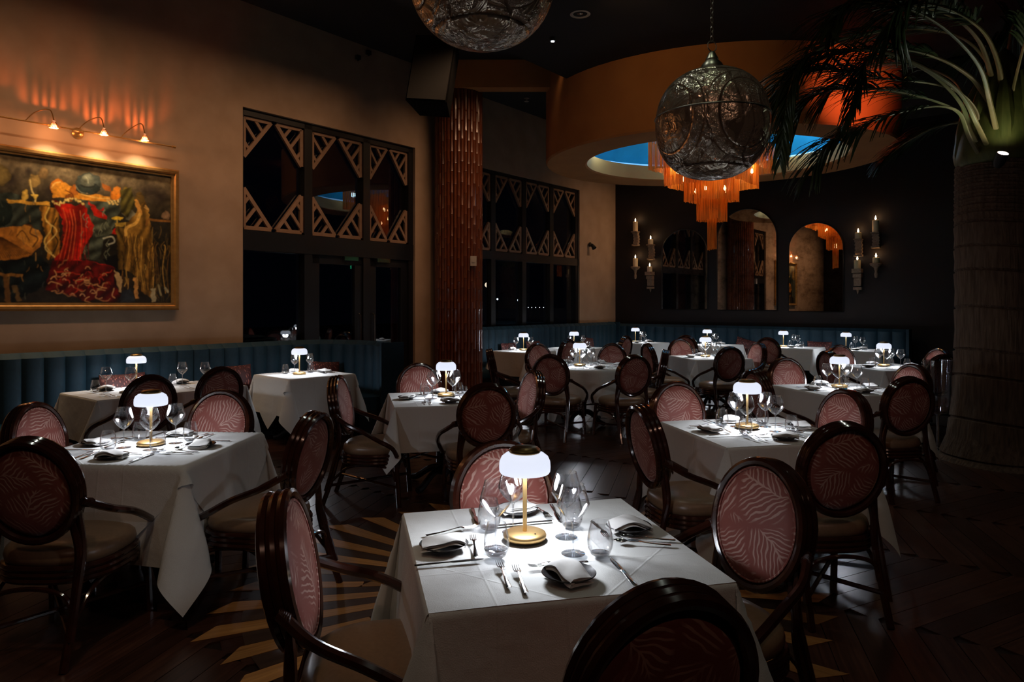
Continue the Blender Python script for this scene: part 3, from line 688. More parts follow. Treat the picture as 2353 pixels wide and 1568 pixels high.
# picture light rail
rl_d = D1-.16
def wp(px, py, D): s, Yq = on_left(px, D); return s, zat(py, Yq)
sA, zA = wp(400, 338, rl_d); sB_, zB = wp(-160, 240, rl_d)
zr = zA
e = empty('picture_light', room(sA-1.4, rl_d, zr), TH, 'bronze rail of small halogen spots above the gold-framed painting', 'picture light')
L0 = sA-(sA-1.4)
mb = MB(); mb.tube([(L0,0,0), (L0-2.9,0,0)], .009, 8); mb.tube([(L0-.02,0,0), (L0+.015,0,0)], .016, 8); link('rail', mb.mesh('rail', M['gold']), e)
sM, zM = wp(192, 302, rl_d)
mb = MB(); mb.lathe([(.001,-.01),(.055,-.01),(.06,.0),(.04,.02),(.001,.025)], 24); me = mb.mesh('ceiling_plate', M['gold'])
o = link('wall_rose', me, e, (sM-(sA-1.4), .15, 0)); o.rotation_euler = (pi/2, 0, 0)
mb = MB(); mb.tube([(sM-(sA-1.4), .15, 0), (sM-(sA-1.4), 0, 0)], .012, 8); link('stem', mb.mesh('stem', M['gold']), e)
for (px, py) in ((124, 288), (239, 304), (333, 317), (-60, 262)):
    s, z = wp(px, py, D1-.20); lx = s-(sA-1.4); lz = z-zr
    mb = MB(); mb.tube(spline([(lx-.24, 0, 0), (lx-.16, -.02, .10), (lx-.04, -.04, lz+.15), (lx, -.04, lz+.05)], 6), .006, 6)
    arm = link('arm', mb.mesh('arm', M['gold']), e)
    mb = MB(); mb.lathe_open([(.012,.045),(.016,.03),(.024,.0),(.040,-.03)], 16, (lx,-.04,lz)); sh = link('glass_shade', mb.mesh('glass_shade', M['shade_glass']), e)
    mb = MB()
    for k in range(17):
        a = 2*pi*k/17; mb.tube([(lx+.015*cos(a), -.04+.015*sin(a), lz+.036), (lx+.044*cos(a), -.04+.044*sin(a), lz-.03)], .0027, 5)
    link('glass_rib', mb.mesh('glass_rib', M['gold']), sh)
    mb = MB(); mb.lathe([(.001,.0),(.006,.004),(.006,.03),(.001,.034)], 8, (lx,-.04,lz-.03)); link('bulb', mb.mesh('bulb', M['halogen']), sh)
    w = room(s, D1-.20, z)
    light('POINT', 'halogen_glow', (w.x-.0, w.y, w.z-.045), 2.5, (1.0,.42,.17), .006)
    q = room(s, D1-.02, 2.2); light('SPOT', 'picture_beam', (w.x, w.y, w.z-.05), 26, (1.0,.74,.45), .02, (q.x, q.y, 2.1), 110, 1.0)
    # fluted glass throws its light up the wall
    q = room(s, D1, z+1.4); light('SPOT', 'upward_spill', (w.x, w.y, w.z-.035), 40, (1.0,.30,.10), .003, (q.x, q.y, z+1.6), 100, .9)

# small fixtures high on the window wall
for (px, py, lb) in ((823, 132, 'tiny dark sensor high on the wall above the doors'), (847, 121, 'small square sensor beside another, high above the doors')):
    s, z = wp(px, py, D1-.03); mb = MB(); mb.box((0,0,0), (.07,.05,.06)); mb.lathe([(.015,-.03),(.015,-.05),(.001,-.055)], 8); o = link('motion_sensor', mb.mesh('motion_sensor', M['black'], False), None, room(s, D1-.03, z), TH); tag(o, lb, 'sensor')
s, z = wp(1359, 562, D2-.08); e = empty('wall_spotlight', room(s, D2-.03, z), TH, 'small dark spotlight on the pale wall end beside the window', 'spotlight')
mb = MB(); mb.lathe([(.001,0),(.05,0),(.05,.03),(.001,.03)], 16); o = link('mount', mb.mesh('mount', M['black']), e); o.rotation_euler = (pi/2,0,0)
mb = MB(); mb.lathe([(.03,0),(.055,.12),(.05,.12),(.001,.03)], 16); o = link('head', mb.mesh('head', M['black']), e, (0,-.06,0)); o.rotation_euler = (pi*.8,0,0)

# the one downlight fixture in the dropped ceiling; added fill spots get none
for i, (x, y) in enumerate(DOWN):
    lb = 'round recessed downlight in the black ceiling between the two globe pendants' if i == 5 else None
    if i not in (5,): continue
    e = empty('recessed_downlight', (x, y, 5.0), 0, lb, 'downlight')
    mb = MB(); mb.lathe_open([(.12,-.006),(.10,-.012),(.085,-.004),(.06,.06)], 28); link('trim_ring', mb.mesh('trim_ring', M['white_plastic']), e)
    mb = MB(); mb.lathe([(.0,-.01),(.035,.0),(.05,.02),(.001,.03)], 20); link('lamp', mb.mesh('lamp', M['steel']), e)
p = at(1270, 86, 5.0) if False else Vector(((1270-1176.5)/1600*8.89, 8.89, 5.0))
e = empty('led_spot', p, 0, 'tiny bright cold ceiling spot below the round downlight', 'ceiling spot')
mb = MB(); mb.lathe([(.04,.0),(.04,-.05),(.03,-.05),(.001,-.045)], 16); link('housing', mb.mesh('housing', M['black']), e)
mb = MB(); mb.lathe([(.001,-.062),(.02,-.055),(.02,-.05),(.001,-.049)], 12); link('lens', mb.mesh('lens', M['led']), e)
p = atY(1210, 232, 13.2); mb = MB(); mb.lathe([(.001,0),(.05,0),(.05,-.01),(.015,-.015),(.015,-.06),(.045,-.065),(.001,-.07)], 14); o = link('sprinkler', mb.mesh('sprinkler', M['white_plastic']), None, (p.x, p.y, 5.498)); tag(o, 'white sprinkler head in the dark ceiling recess right of the column', 'sprinkler')

# exit sign on the side wall behind the palm (seen mirrored in the door glass)
m_e = empty('exit_sign', (9.37, 10.57, 2.76), TH+pi, 'green lit exit sign hung in the dark end of the room', 'sign')
mb = MB(); mb.box((0,0,0), (.42,.04,.24)); mb.tube([(0,0,.1), (0,0,2.72)], .012, 6); link('case', mb.mesh('case', M['black'], False), m_e)
fc = bpy.data.curves.new('lettering', 'FONT'); fc.body = 'EXIT'; fc.size = .2; fc.align_x = 'CENTER'; fc.align_y = 'CENTER'; fc.extrude = .002; fc.offset = .004; fc.materials.append(M['exit_green'])
fo = bpy.data.objects.new('tmp', fc); COL.objects.link(fo); fme = bpy.data.meshes.new_from_object(fo.evaluated_get(bpy.context.evaluated_depsgraph_get())); bpy.data.objects.remove(fo)
o = link('lettering', fme, m_e, (0,-.024,0)); o.rotation_euler = (pi/2, 0, 0)

# ------------------------------------------------------------------ mirrors and candles on the back wall
def arch(mb, d0, d1, z0, z1, y0, y1):
    w = abs(d1-d0)/2; c = (d0+d1)/2; pts = [(c-w, z0), (c+w, z0)]
    for k in range(25):
        a = pi*k/24; pts.append((c+w*cos(a), z1-w+w*sin(a)))
    n = len(pts); mb.add([(y0, x, z) for x, z in pts]+[(y1, x, z) for x, z in pts], [tuple(range(n)), tuple(range(2*n-1, n-1, -1))]+[(i, n+i, n+(i+1) % n, (i+1) % n) for i in range(n)])
MI = [(1520, 1625, 527, 711, 'left arched wall mirror, dark, beside the left candle sconces'), (1648, 1785, 480, 713, 'tall central arched wall mirror reflecting the plaster wall'), (1812, 1938, 512, 716, 'right arched wall mirror reflecting the orange chandelier')]
for (pa, pb, pt_, pbm, lb) in MI:
    da, Y1 = on_back(pa, SB-.03); db, Y2 = on_back(pb, SB-.03); Ym = (Y1+Y2)/2; z0 = zat(pbm, Ym); z1 = zat(pt_, Ym); dm = (da+db)/2
    e = empty('arched_mirror', room(SB-.02, dm, z0), TH, lb, 'mirror')
    mb = MB(); arch(mb, da-dm, db-dm, 0, z1-z0, -.012, 0); g = link('mirror_glass', mb.mesh('mirror_glass', M['mirror'], False), e)
    mb = MB(); w = abs(da-db)/2; pts = [Vector((-.008, -w, 0))]+[Vector((-.008, -w*cos(pi*k/24), z1-z0-w+w*sin(pi*k/24))) for k in range(25)]+[Vector((-.008, w, 0))]
    mb.tube(pts, .013, 6, True); link('rim', mb.mesh('rim', M['black_metal']), e)
def sconce(px, ytop, ybot, bw, bbot, kind, lb):
    d, Yq = on_back(px, SB-.12); zc = zat(ybot, Yq); hcan = (ybot-ytop)*Yq/1600; hb = (bbot-ybot)*Yq/1600
    e = empty('candle_sconce', room(SB-.12, d, zc), TH, lb, 'wall bracket'); 
    mb = MB()
    if kind == 'corbel': mb.lathe([(.001,-hb),(.022,-hb*.95),(.032,-hb*.75),(.022,-hb*.55),(.04,-hb*.3),(.10,-.04),(.115,-.015),(.105,0),(.001,0)], 14)
    elif kind == 'console':
        mb.box((.0,0,-.04), (.17,.17,.08)); mb.box((.02,0,-.13), (.12,.15,.08)); mb.box((.045,0,-hb*.5), (.10,.13,hb*.36)); mb.box((.04,0,-hb*.78), (.10,.15,.05)); mb.lathe([(.001,-hb),(.012,-hb*.95),(.03,-hb*.82)], 8, (.04,0,0))
    else:
        mb.box((0,0,-.012), (.17,.15,.024)); n_ = 8
        for k in range(n_): mb.box((.02+.04*sin(k/n_*3.0), 0, -.03-(hb-.07)*(k+.5)/n_), (.09,.13-.02*(k % 2),(hb-.07)/n_*1.05))
        mb.box((.02,0,-hb+.02), (.12,.15,.04))
    link('bracket', mb.mesh('bracket', M['bracket'], kind == 'corbel'), e)
    c = link('candle', None, None, room(SB-.12, d, zc+.002), TH); tag(c, lb.replace('carved bracket', 'lit ivory pillar candle').replace('holding', 'on'), 'candle', None)
    mb = MB(); r = .06; mb.lathe([(r,0),(r,hcan-.01),(r-.01,hcan),(r-.02,hcan-.012),(.001,hcan-.012)], 18); link('wax', mb.mesh('wax', M['candle']), c)
    mb = MB(); mb.lathe([(.001,hcan-.01),(.012,hcan+.012),(.016,hcan+.03),(.009,hcan+.06),(.001,hcan+.085)], 10); link('flame', mb.mesh('flame', M['flame']), c)
    w = room(SB-.13, d, zc+hcan+.10); light('POINT', 'candle_glow', w, .45, (1.0,.50,.18), .02)
sc_ = [(1460,510,532,0,565,'strap','upper left'), (1495,550,562,0,597,'strap','upper right'), (1460,594,613,0,642,'corbel','lower left'), (1493,613,625,0,672,'console','lower right')]
for q in sc_: sconce(q[0], q[1], q[2], q[3], q[4], q[5], 'carved bracket holding the %s candle of the left four' % q[6])
sc_ = [(2012,506,534,0,570,'strap','upper right'), (1972,535,549,0,590,'strap','upper left'), (1970,598,618,0,676,'console','lower left'), (2013,592,605,0,640,'corbel','lower right')]
for q in sc_: sconce(q[0], q[1], q[2], q[3], q[4], q[5], 'carved bracket holding the %s candle of the right four' % q[6])

# ------------------------------------------------------------------ banquettes
def pad_mesh(w, h, dp):   # one upright channel, rounded across its width, top rolled over
    mb = MB(); nx, nz = 9, 14; vs = []; fs = []
    for j in range(nz):
        z = h*j/(nz-1)
        for i in range(nx):
            x = -w/2+w*i/(nx-1); b = sqrt(max(0, 1-(2*x/w)**2*.96)); tq = max(0, (z-(h-.06))/.06); e_ = sqrt(max(0, 1-tq*tq)) if tq > 0 else 1
            vs.append((x, -dp*(.45+.55*b)*e_, z))
    for j in range(nz-1):
        for i in range(nx-1): fs.append((j*nx+i, j*nx+i+1, (j+1)*nx+i+1, (j+1)*nx+i))
    mb.add(vs, fs); return mb.mesh('back_channel', M['teal'])
def banquette(name, path, top, label, pitch=.19, seat=True):
    e = empty(name, (0,0,0), 0, label, 'banquette')
    pth = [Vector(p).to_2d() for p in path]; L = [0]
    for i in range(len(pth)-1): L.append(L[-1]+(pth[i+1]-pth[i]).length)
    def pos(s):
        for i in range(len(pth)-1):
            if s <= L[i+1]+1e-9:
                t_ = (s-L[i])/(L[i+1]-L[i]); return pth[i].lerp(pth[i+1], t_), (pth[i+1]-pth[i]).normalized()
        return pth[-1], (pth[-1]-pth[-2]).normalized()
    n = max(1, int(round(L[-1]/pitch))); w = L[-1]/n; pm_ = pad_mesh(w, top-.42, .10)
    for k in range(n):
        p, d = pos((k+.5)*w); o = link('back_channel', pm_, e, (p.x, p.y, .42), atan2(d.y, d.x))
    def strip(nm, off0, off1, z0, z1, mt, round_=False):
        mb = MB(); vs = []; m_ = int(L[-1]/.12)+2
        for k in range(m_):
            p, d = pos(L[-1]*k/(m_-1)); inn = Vector((d.y, -d.x))
            pr = [(off0, z0), (off1, z0), (off1+(.02 if round_ else 0), (z0+z1)/2), (off1, z1-.02), (off1-.03, z1), (off0, z1)]
            for (o_, z_) in pr: q = p+inn*o_; vs.append((q.x, q.y, z_))
        fs = [(k*6+i, k*6+(i+1) % 6, (k+1)*6+(i+1) % 6, (k+1)*6+i) for k in range(m_-1) for i in range(6)]+[(5,4,3,2,1,0), tuple((m_-1)*6+i for i in range(6))]
        mb.add(vs, fs); return link(nm, mb.mesh(nm, mt, True, 50), e)
    strip('back_frame', -.16, .0, .0, top-.03, M['teal_seat'])
    strip('seat_cushion', .05, .46, .30, .46, M['teal_seat'], True)
    strip('plinth', .05, .41, .0, .30, M['black'])
    for s_ in (0, L[-1]):
        p, d = pos(s_); mb = MB(); mb.box((0,0,0), (.05,.30,top)); sg1 = -1 if s_ == 0 else 1
        link('end_panel', mb.mesh('end_panel', M['teal'], False), e, (p.x+d.x*.025*sg1, p.y+d.y*.025*sg1, top/2), atan2(d.y, d.x))
    return e
b1 = [room(1.0, 7.95)]; s_end = (Vector((-2.98, 9.02)).dot(U))
b1.append(room(s_end, 7.95)); p3 = [Vector((-2.55,9.28)), Vector((-2.07,9.18)), Vector((-1.72,8.93)), Vector((-1.50,8.63))]
pts = spline([Vector((*room(s_end,7.95).to_2d(),0))]+[Vector((*q,0)) for q in p3], 6)
b1 = [room(1.0, 7.95).to_2d()]+[q.to_2d() for q in pts]
banquette('banquette', [(*q,0) for q in b1], 1.12, 'teal channel-back banquette under the painting, curving round at its end')
sc0 = on_left(1050, 8.35)[0]
banquette('banquette', [room(sc0, 8.36), room(14.36, 8.36)], 1.17, 'teal channel-back banquette under the windows beyond the column')
d_end, _ = on_back(2085, 14.5)
banquette('banquette', [room(14.50, 8.3), room(14.50, d_end)], 1.13, 'teal banquette along the dark wall below the arched mirrors', .24)

# pillows
def pillow_mesh(w, h, d):
    mb = MB(); n = 12; vs = []; fs = []
    for side in (1, -1):
        for j in range(n+1):
            for i in range(n+1):
                x = 2*i/n-1; z = 2*j/n-1; b = (1-abs(x)**2.4)*(1-abs(z)**2.4); k = 1-.06*(1-max(abs(x), abs(z)))
                vs.append((x*w/2*(1-.07*(1-x*x)*abs(z)**3*0-.05*(1-z*z)*abs(x)), side*d/2*b**.6, z*h/2*(1-.05*(1-x*x)*abs(z))))
    m_ = (n+1)**2
    for j in range(n):
        for i in range(n):
            a = j*(n+1)+i; fs.append((a, a+1, a+n+2, a+n+1)); fs.append((m_+a, m_+a+n+1, m_+a+n+2, m_+a+1))
    mb.add(vs, fs); return mb.mesh('pillow', M['pillow'])
pmn = pillow_mesh(.46, .42, .14)
def pillow(px, py, D, wall, lb, tilt=0):
    if wall == 'l': s, Yq = on_left(px, D); c = room(s, D, 0); rz = TH
    else: d, Yq = on_back(px, D); c = room(D, d, 0); rz = TH-pi/2
    o = link('throw_pillow', pmn, None, (c.x, c.y, .46+.2)); o.rotation_euler = (radians(-12), radians(tilt), rz); tag(o, lb, 'pillow', 'maroon patterned pillows on the banquettes')
pillow(285, 880, 7.72, 'l', 'maroon patterned pillow on the left banquette behind the long table')
pillow(540, 865, 7.72, 'l', 'maroon patterned pillow left of the small banquette table')
pillow(748, 860, 7.35, 'l', 'maroon patterned pillow right of the small banquette table', 5)
pillow(1172, 800, 8.14, 'l', 'maroon patterned pillow next to the bamboo column'); pillow(1228, 800, 8.14, 'l', 'maroon patterned pillow behind the table nearest the column'); pillow(1352, 790, 8.14, 'l', 'maroon patterned pillow near the far corner of the window banquette', 8)
pillow(1712, 790, 14.27, 'b', 'maroon patterned pillow leaning below the middle mirror', 14); pillow(1882, 812, 14.27, 'b', 'upright maroon patterned pillow below the right mirror')

# ------------------------------------------------------------------ chandelier
ce = empty('chandelier', (CX, CY, 4.0), TH, 'tiered chandelier of glowing orange bead strands under the ceiling drum', 'chandelier')
pc = CY/1600.0
def zc_(py): return 1.6+(698-py)*pc
TI = [(296, 330, 392), (222, 352, 428), (129, 380, 462), (70, 400, 506), (21, 480, 572)]
for ti, (wpx, ytop, ybot) in enumerate(TI):
    hw_ = wpx*pc/2/sqrt(2)*1.02; zt = zc_(ytop)-4.0; zb = zc_(ybot)-4.0
    fr = MB(); z_ = zt
    fr.tube([(-hw_,-hw_,z_),(hw_,-hw_,z_),(hw_,hw_,z_),(-hw_,hw_,z_)], .012, 6, True)
    link('tier_frame', fr.mesh('tier_frame', M['brass_dark']), ce)
    n = max(7, int(2*hw_/.022))
    for side in range(4):
        mb = MB(); bnd = 0
        for k in range(n):
            if k % 9 == 0: bnd = random.uniform(-.028, .012)
            x = -hw_+2*hw_*(k+.5)/n; zz = zb+bnd+random.uniform(-.006, .006); w = 2*hw_/n*.40
            c, s_ = cos(side*pi/2), sin(side*pi/2); y = -hw_-random.uniform(0, .012)
            P = [(x-w, y, zt), (x+w, y, zt), (x+w, y, zz), (x-w, y, zz), (x, y+.006, zt), (x, y+.006, zz)]
            mb.add([(c*a-s_*b, s_*a+c*b, z) for a, b, z in P], [(0,3,2,1), (1,2,5,4), (4,5,3,0)])
        o = link('bead_curtain', mb.mesh('bead_curtain', M['strands'], False), ce); o['kind'] = 'stuff'
mb = MB(); mb.tube([(0,0,-1.2),(0,0,1.1)], .02, 8); link('rod', mb.mesh('rod', M['brass_dark']), ce)
bm_ = MB(); bm_.lathe([(.001,-.03),(.02,-.01),(.016,.03),(.001,.05)], 8); bmesh_ = bm_.mesh('bulb', M['bulb'])
for k in range(10):
    a = 2*pi*k/10; r = (.26 if k % 2 else .62); z = (-.55 if k % 2 else -.28)
    link('bulb', bmesh_, ce, (r*cos(a), r*sin(a), z))
for (x, y, z, p_) in ((0,0,-.42,9), (.5,.3,-.16,24), (-.5,-.3,-.16,24), (.3,-.5,-.16,24), (-.3,.5,-.16,24), (0,0,-.95,2)):
    v = Matrix.Rotation(TH, 3, 'Z')@Vector((x, y, 0)); light('POINT', 'chandelier_glow', (CX+v.x, CY+v.y, 4.0+z), p_*.62, (1.0,.64,.26), .06)

# ------------------------------------------------------------------ globe pendants
def pendant(x, y, z, r, top, lb):
    e = empty('globe_pendant', (x, y, z), .4, lb, 'pendant lamp')
    mb = MB(); prof = []
    for k in range(33):
        q = -pi/2+pi*k/32; c_, s_ = cos(q), sin(q); rr = abs(c_)**.86; zz = math.copysign(abs(s_)**.92, s_)
        dent = .006*sin(9*q); prof.append((max(.001, r*(rr+dent*0)), r*.985*zz))
    prof[0] = (.001, -r*.955); 
    mb.lathe(prof, 64); link('globe', mb.mesh('globe', M['globe'], True, 80), e)
    mb = MB(); mb.tube([(r*1.002*cos(2*pi*k/64), r*1.002*sin(2*pi*k/64), r*.12) for k in range(64)], r*.012, 6, True); link('seam', mb.mesh('seam', M['pewter']), e)
    mb = MB(); z0 = r*.95
    k_ = r/.375
    mb.lathe([(.115*k_*.72, z0-.01), (.112*k_*.72, z0+.02*k_), (.09*k_*.72, z0+.05*k_), (.055*k_*.72, z0+.075*k_), (.06*k_*.72, z0+.08*k_), (.03*k_*.72, z0+.125*k_), (.008, z0+.135*k_)], 28); link('collar', mb.mesh('collar', M['pewter']), e)
    rz_ = z0+.135*k_+.035
    mb = MB(); mb.tube([(.036*cos(2*pi*k/20), 0, rz_+.036*sin(2*pi*k/20)) for k in range(20)], .004, 6, True); link('hanging_ring', mb.mesh('hanging_ring', M['pewter']), e)
    mb = MB(); mb.tube([(.010*cos(2*pi*k/10), 0, .019*sin(2*pi*k/10)) for k in range(10)], .003, 5, True); lm = mb.mesh('chain_link', M['pewter'])
    zz = rz_+.034+.016; i = 0
    while z+zz < top-.02 and i < 90:
        link('chain_link', lm, e, (0,0,zz), (pi/2)*(i % 2)); zz += .032; i += 1
    mb = MB(); mb.lathe([(.06, top-z-.002), (.06, top-z-.02), (.01, top-z-.045)], 20); link('canopy', mb.mesh('canopy', M['pewter']), e)
pendant((1636-1176.5)/1600*4.72, 4.72, 1.6+(698-286)/1600*4.72, .378, 5.0, 'pierced metal globe pendant hanging whole on a chain before the ceiling drum')
pendant((1108-1176.5)/1600*3.55, 3.55, 1.6+(698+62)/1600*3.55, .378, 5.0, 'pierced metal globe pendant cut off by the top edge of view')

# ------------------------------------------------------------------ chairs
def make_chair():
    e = empty('rattan_armchair', (0,0,0), 0, 'x', 'chair', 'round-back rattan dining armchairs')
    # seat pad
    mb = MB(); n = 32; R = []
    def sup(a, w, d, k=.72): c, s_ = cos(a), sin(a); wf = 1+.07*s_; return (w*wf*math.copysign(abs(c)**k, c), d*math.copysign(abs(s_)**k, s_))
    for (f, z) in ((.94, .405), (1.0, .415), (1.02, .44), (.99, .468), (.9, .485), (.7, .497), (.35, .502), (.02, .503)):
        R.append([(*[q*f for q in sup(2*pi*i/n, .255, .235)], z) for i in range(n)])
    R[-1] = [(q[0]*.02, q[1]*.02, q[2]) for q in R[-1]]; rings(mb, R); link('seat', mb.mesh('seat', M['vinyl'], True, 80), e)
    mb = MB()
    for z in (.397, .370, .343): mb.tube([(*sup(2*pi*i/n, .258, .238), z) for i in range(n)], .0155, 7, True)
    link('seat_rail', mb.mesh('seat_rail', M['rattan']), e)
    # oval back, tilted
    tilt = radians(11); cz, cy = .765, -.275
    def back(x, y, z): return (x, cy+y*cos(tilt)-z*sin(tilt), cz+y*sin(tilt)+z*cos(tilt))
    mb = MB(); m_ = 40
    for yy in (-.028, 0, .028): mb.tube([back(.208*cos(2*pi*i/m_), yy, .232*sin(2*pi*i/m_)) for i in range(m_)], .0175, 8, True)
    link('back_frame', mb.mesh('back_frame', M['rattan']), e)
    mb = MB(); R = []
    for (f, y) in ((.03, -.040), (.5, -.037), (.8, -.032), (.93, -.02), (.96, 0), (.95, .024), (.90, .036), (.75, .043), (.4, .050), (.03, .052)):
        R.append([(.2*f*cos(2*pi*i/m_), y, .224*f*sin(2*pi*i/m_)) for i in range(m_)])
    R[0] = [(q[0]*.02, q[1], q[2]*.02) for q in R[0]]; R[-1] = [(q[0]*.02, q[1], q[2]*.02) for q in R[-1]]; rings(mb, R); o = link('backrest', mb.mesh('backrest', M['palmcloth'], True, 80), e, (0, cy, cz)); o.rotation_euler = (tilt, 0, 0)
    o['label'] = 'oval backrest in rust velvet with pale palm leaves'
    mb = MB(); mb.tube([(.186*cos(2*pi*i/m_), .036, .208*sin(2*pi*i/m_)) for i in range(m_)], .004, 6, True); o2 = link('piping', mb.mesh('piping', M['palmcloth']), o)
    # legs
    for sx in (-1, 1):
        mb = MB(); mb.tube(spline([(sx*.235, .215, .40), (sx*.245, .235, .22), (sx*.25, .25, .0)], 5), .020, 8); link('leg', mb.mesh('leg', M['rattan']), e)
        mb = MB(); pz = back(sx*.165, 0, -.155); mb.tube(spline([(sx*.20, -.37, .0), (sx*.195, -.30, .20), (sx*.19, -.25, .40), (sx*.19, -.245, .50), pz], 5), [.019]*20+[.019]*1, 8)
        mb.tube(spline([(sx*.215, -.34, .12), (sx*.21, -.27, .36), (sx*.205, -.235, .50), back(sx*.19, .01, -.10)], 5), .014, 7); link('leg', mb.mesh('leg', M['rattan']), e)
        # arm: leaves the oval side, sweeps out and down to the front rail
        mb = MB(); a0 = back(sx*.222, .0, -.05); mb.tube(spline([a0, (sx*.285, -.16, .655), (sx*.315, -.02, .60), (sx*.320, .10, .535), (sx*.300, .20, .475), (sx*.265, .235, .40)], 6), .018, 8); link('arm', mb.mesh('arm', M['rattan']), e)
        mb = MB(); c = Vector(back(sx*.218, .0, -.055))
        for k in range(6): mb.tube([(c.x+sx*(.004*k)+.020*cos(q), c.y+.006*k+.0, c.z+.020*sin(q)-.002*k) for q in [2*pi*j/10 for j in range(10)]], .0035, 5, True)
        link('arm_binding', mb.mesh('arm_binding', M['binding']), e)
        # side arch brace
        mb = MB(); mb.tube(spline([(sx*.243, .222, .20), (sx*.24, .17, .30), (sx*.235, .0, .325), (sx*.215, -.17, .30), (sx*.20, -.285, .20)], 6), .011, 7); link('arch_brace', mb.mesh('arch_brace', M['rattan']), e)
    for (yy, w) in ((.232, .235), (-.29, .19)):
        mb = MB(); mb.tube(spline([(-w, yy, .20), (-w*.8, yy, .30), (0, yy*.98, .33), (w*.8, yy, .30), (w, yy, .20)], 6), .011, 7); link('arch_brace', mb.mesh('arch_brace', M['rattan']), e)
    for sx in (-1, 1):
        mb = MB(); mb.tube([(sx*.245, .24, .15), (-sx*.195, -.325, .155)], .012, 7); link('stretcher', mb.mesh('stretcher', M['rattan']), e)
    return e
chair0 = make_chair(); used = [False]
def chair(bx, by, tx, ty, label, turn=0):
    """bx,by: plan position of the top of the back; the chair faces tx,ty"""
    f = Vector((tx-bx, ty-by)).normalized(); a = atan2(f.y, f.x)-pi/2+radians(turn); f = Vector((-sin(a), cos(a)))
    o = chair0 if not used[0] else copy_tree(chair0); used[0] = True
    o.location = (bx+f.x*.32, by+f.y*.32, 0); o.rotation_euler = (0, 0, a); o['label'] = label; return o

# ------------------------------------------------------------------ tables, cloths, settings
TZ = .765
def cloth_point(u, v, hu, hv, lift=0, seed=0):
    au, av = abs(u), abs(v); su = 1 if u >= 0 else -1; sv = 1 if v >= 0 else -1
    a = au-hu; b = av-hv; r0 = .014
    def edge(o_, q):
        if o_ <= 0: return 0, 0
        ang = min(o_/r0, pi/2); x = r0*sin(ang); z = -(r0*(1-cos(ang)))-max(0, o_-r0*pi/2)
        return x, z
    rip = sin(q_(u, v, seed))
    if a <= 0 and b <= 0: return (u, v, TZ+lift+.0012*sin(u*9+seed)*cos(v*7+seed))
    if b <= 0:
        x, z = edge(a, v); k = min(1, max(0, -z)/.4); fl = .03*k+.012*k*sin(v*11+seed)+.03*k*(av/hv)**4
        return (su*(hu-.008+x+fl+lift), v*(1+.012*k*0), TZ+lift+z)
    if a <= 0:
        x, z = edge(b, u); k = min(1, max(0, -z)/.4); fl = .03*k+.012*k*sin(u*11+seed*2)+.03*k*(au/hu)**4
        return (u, sv*(hv-.008+x+fl+lift), TZ+lift+z)
    r = sqrt(a*a+b*b); ph = atan2(b, a); k = min(1, r/.4); ps = 4*ph
    dg = Vector((1, 1, 0)).normalized(); lt = Vector((-1, 1, 0)).normalized()
    ra, rl = .105, .20+.03*sin(seed*3)          # flattened cone: outward and sideways half widths per unit length
    w_ = Vector((0, 0, -1))+dg*(ra*(1-cos(ps)))+lt*(-rl*sin(ps)*(1 if (su*sv > 0) else 1))+lt*(.06*sin(seed*2+su+2*sv)*(1-cos(ps)))
    d = w_.normalized()
    p = Vector((hu-.008, hv-.008, 0))+d*max(0, r-.004)+Vector((1, 0, 0))*(cos(ph)**2)*(.014*min(1, r/.02)+.06*k)+Vector((0, 1, 0))*(sin(ph)**2)*(.014*min(1, r/.02)+.06*k)
    p.x += lift; p.y += lift
    return (su*p.x, sv*p.y, TZ+lift+p.z)
def q_(u, v, s): return 0
def grid_axis(h, ov, n):
    L = [-h-ov+ov*i/n for i in range(n)]+[-h-.03, -h-.02, -h-.012, -h-.006, -h]+[-h+2*h*i/8 for i in range(1, 8)]
    L = L+[-x for x in L[::-1]]; L = sorted(set(round(x, 5) for x in L)); return L
def cloth_mesh(hu, hv, ov, seed=0, n=14, topper=0):
    mb = MB()
    if topper:
        m_ = 64; ax_ = [-topper+2*topper*i/m_ for i in range(m_+1)]; c, s_ = cos(pi/4), sin(pi/4)
        P = [[cloth_point(c*u-s_*v, s_*u+c*v, hu, hv, .006, seed) for u in ax_] for v in ax_]
        w = m_+1
    else:
        ux = grid_axis(hu, ov, n); vx = grid_axis(hv, ov, n)
        P = [[cloth_point(u, v, hu, hv, 0, seed) for u in ux] for v in vx]; w = len(ux)
    vs = [p for r in P for p in r]; h = len(P)
    mb.add(vs, [(j*w+i, j*w+i+1, (j+1)*w+i+1, (j+1)*w+i) for j in range(h-1) for i in range(w-1)])
    return mb.mesh('tablecloth', M['linen'], True, 70)
def round_cloth(r0, S_, seed):
    mb = MB(); nr, na = 26, 120; vs = [(0, 0, TZ)]; fs = []
    for j in range(1, nr+1):
        for i in range(na):
            a = 2*pi*i/na; m_ = min(S_/max(abs(cos(a)), 1e-6), S_/max(abs(sin(a)), 1e-6), S_*1.30)
            R_ = r0*j/10 if j <= 10 else r0+(m_-r0)*(j-10)/(nr-10)
            if R_ <= r0: vs.append((R_*cos(a), R_*sin(a), TZ))
            else:
                o_ = R_-r0; an = min(o_/.015, pi/2); x = .015*sin(an); z = -.015*(1-cos(an))-max(0, o_-.0236); k = min(1, -z/.45)
                rr = r0+x+.03*k+.055*k*sin(9*a+seed)+.02*k*sin(17*a); vs.append((rr*cos(a), rr*sin(a), TZ+z*.97))
    for i in range(na): fs.append((0, 1+i, 1+(i+1) % na))
    for j in range(nr-1):
        for i in range(na): fs.append((1+j*na+i, 1+(j+1)*na+i, 1+(j+1)*na+(i+1) % na, 1+j*na+(i+1) % na))
    mb.add(vs, fs); return mb.mesh('tablecloth', M['linen'], True, 70)
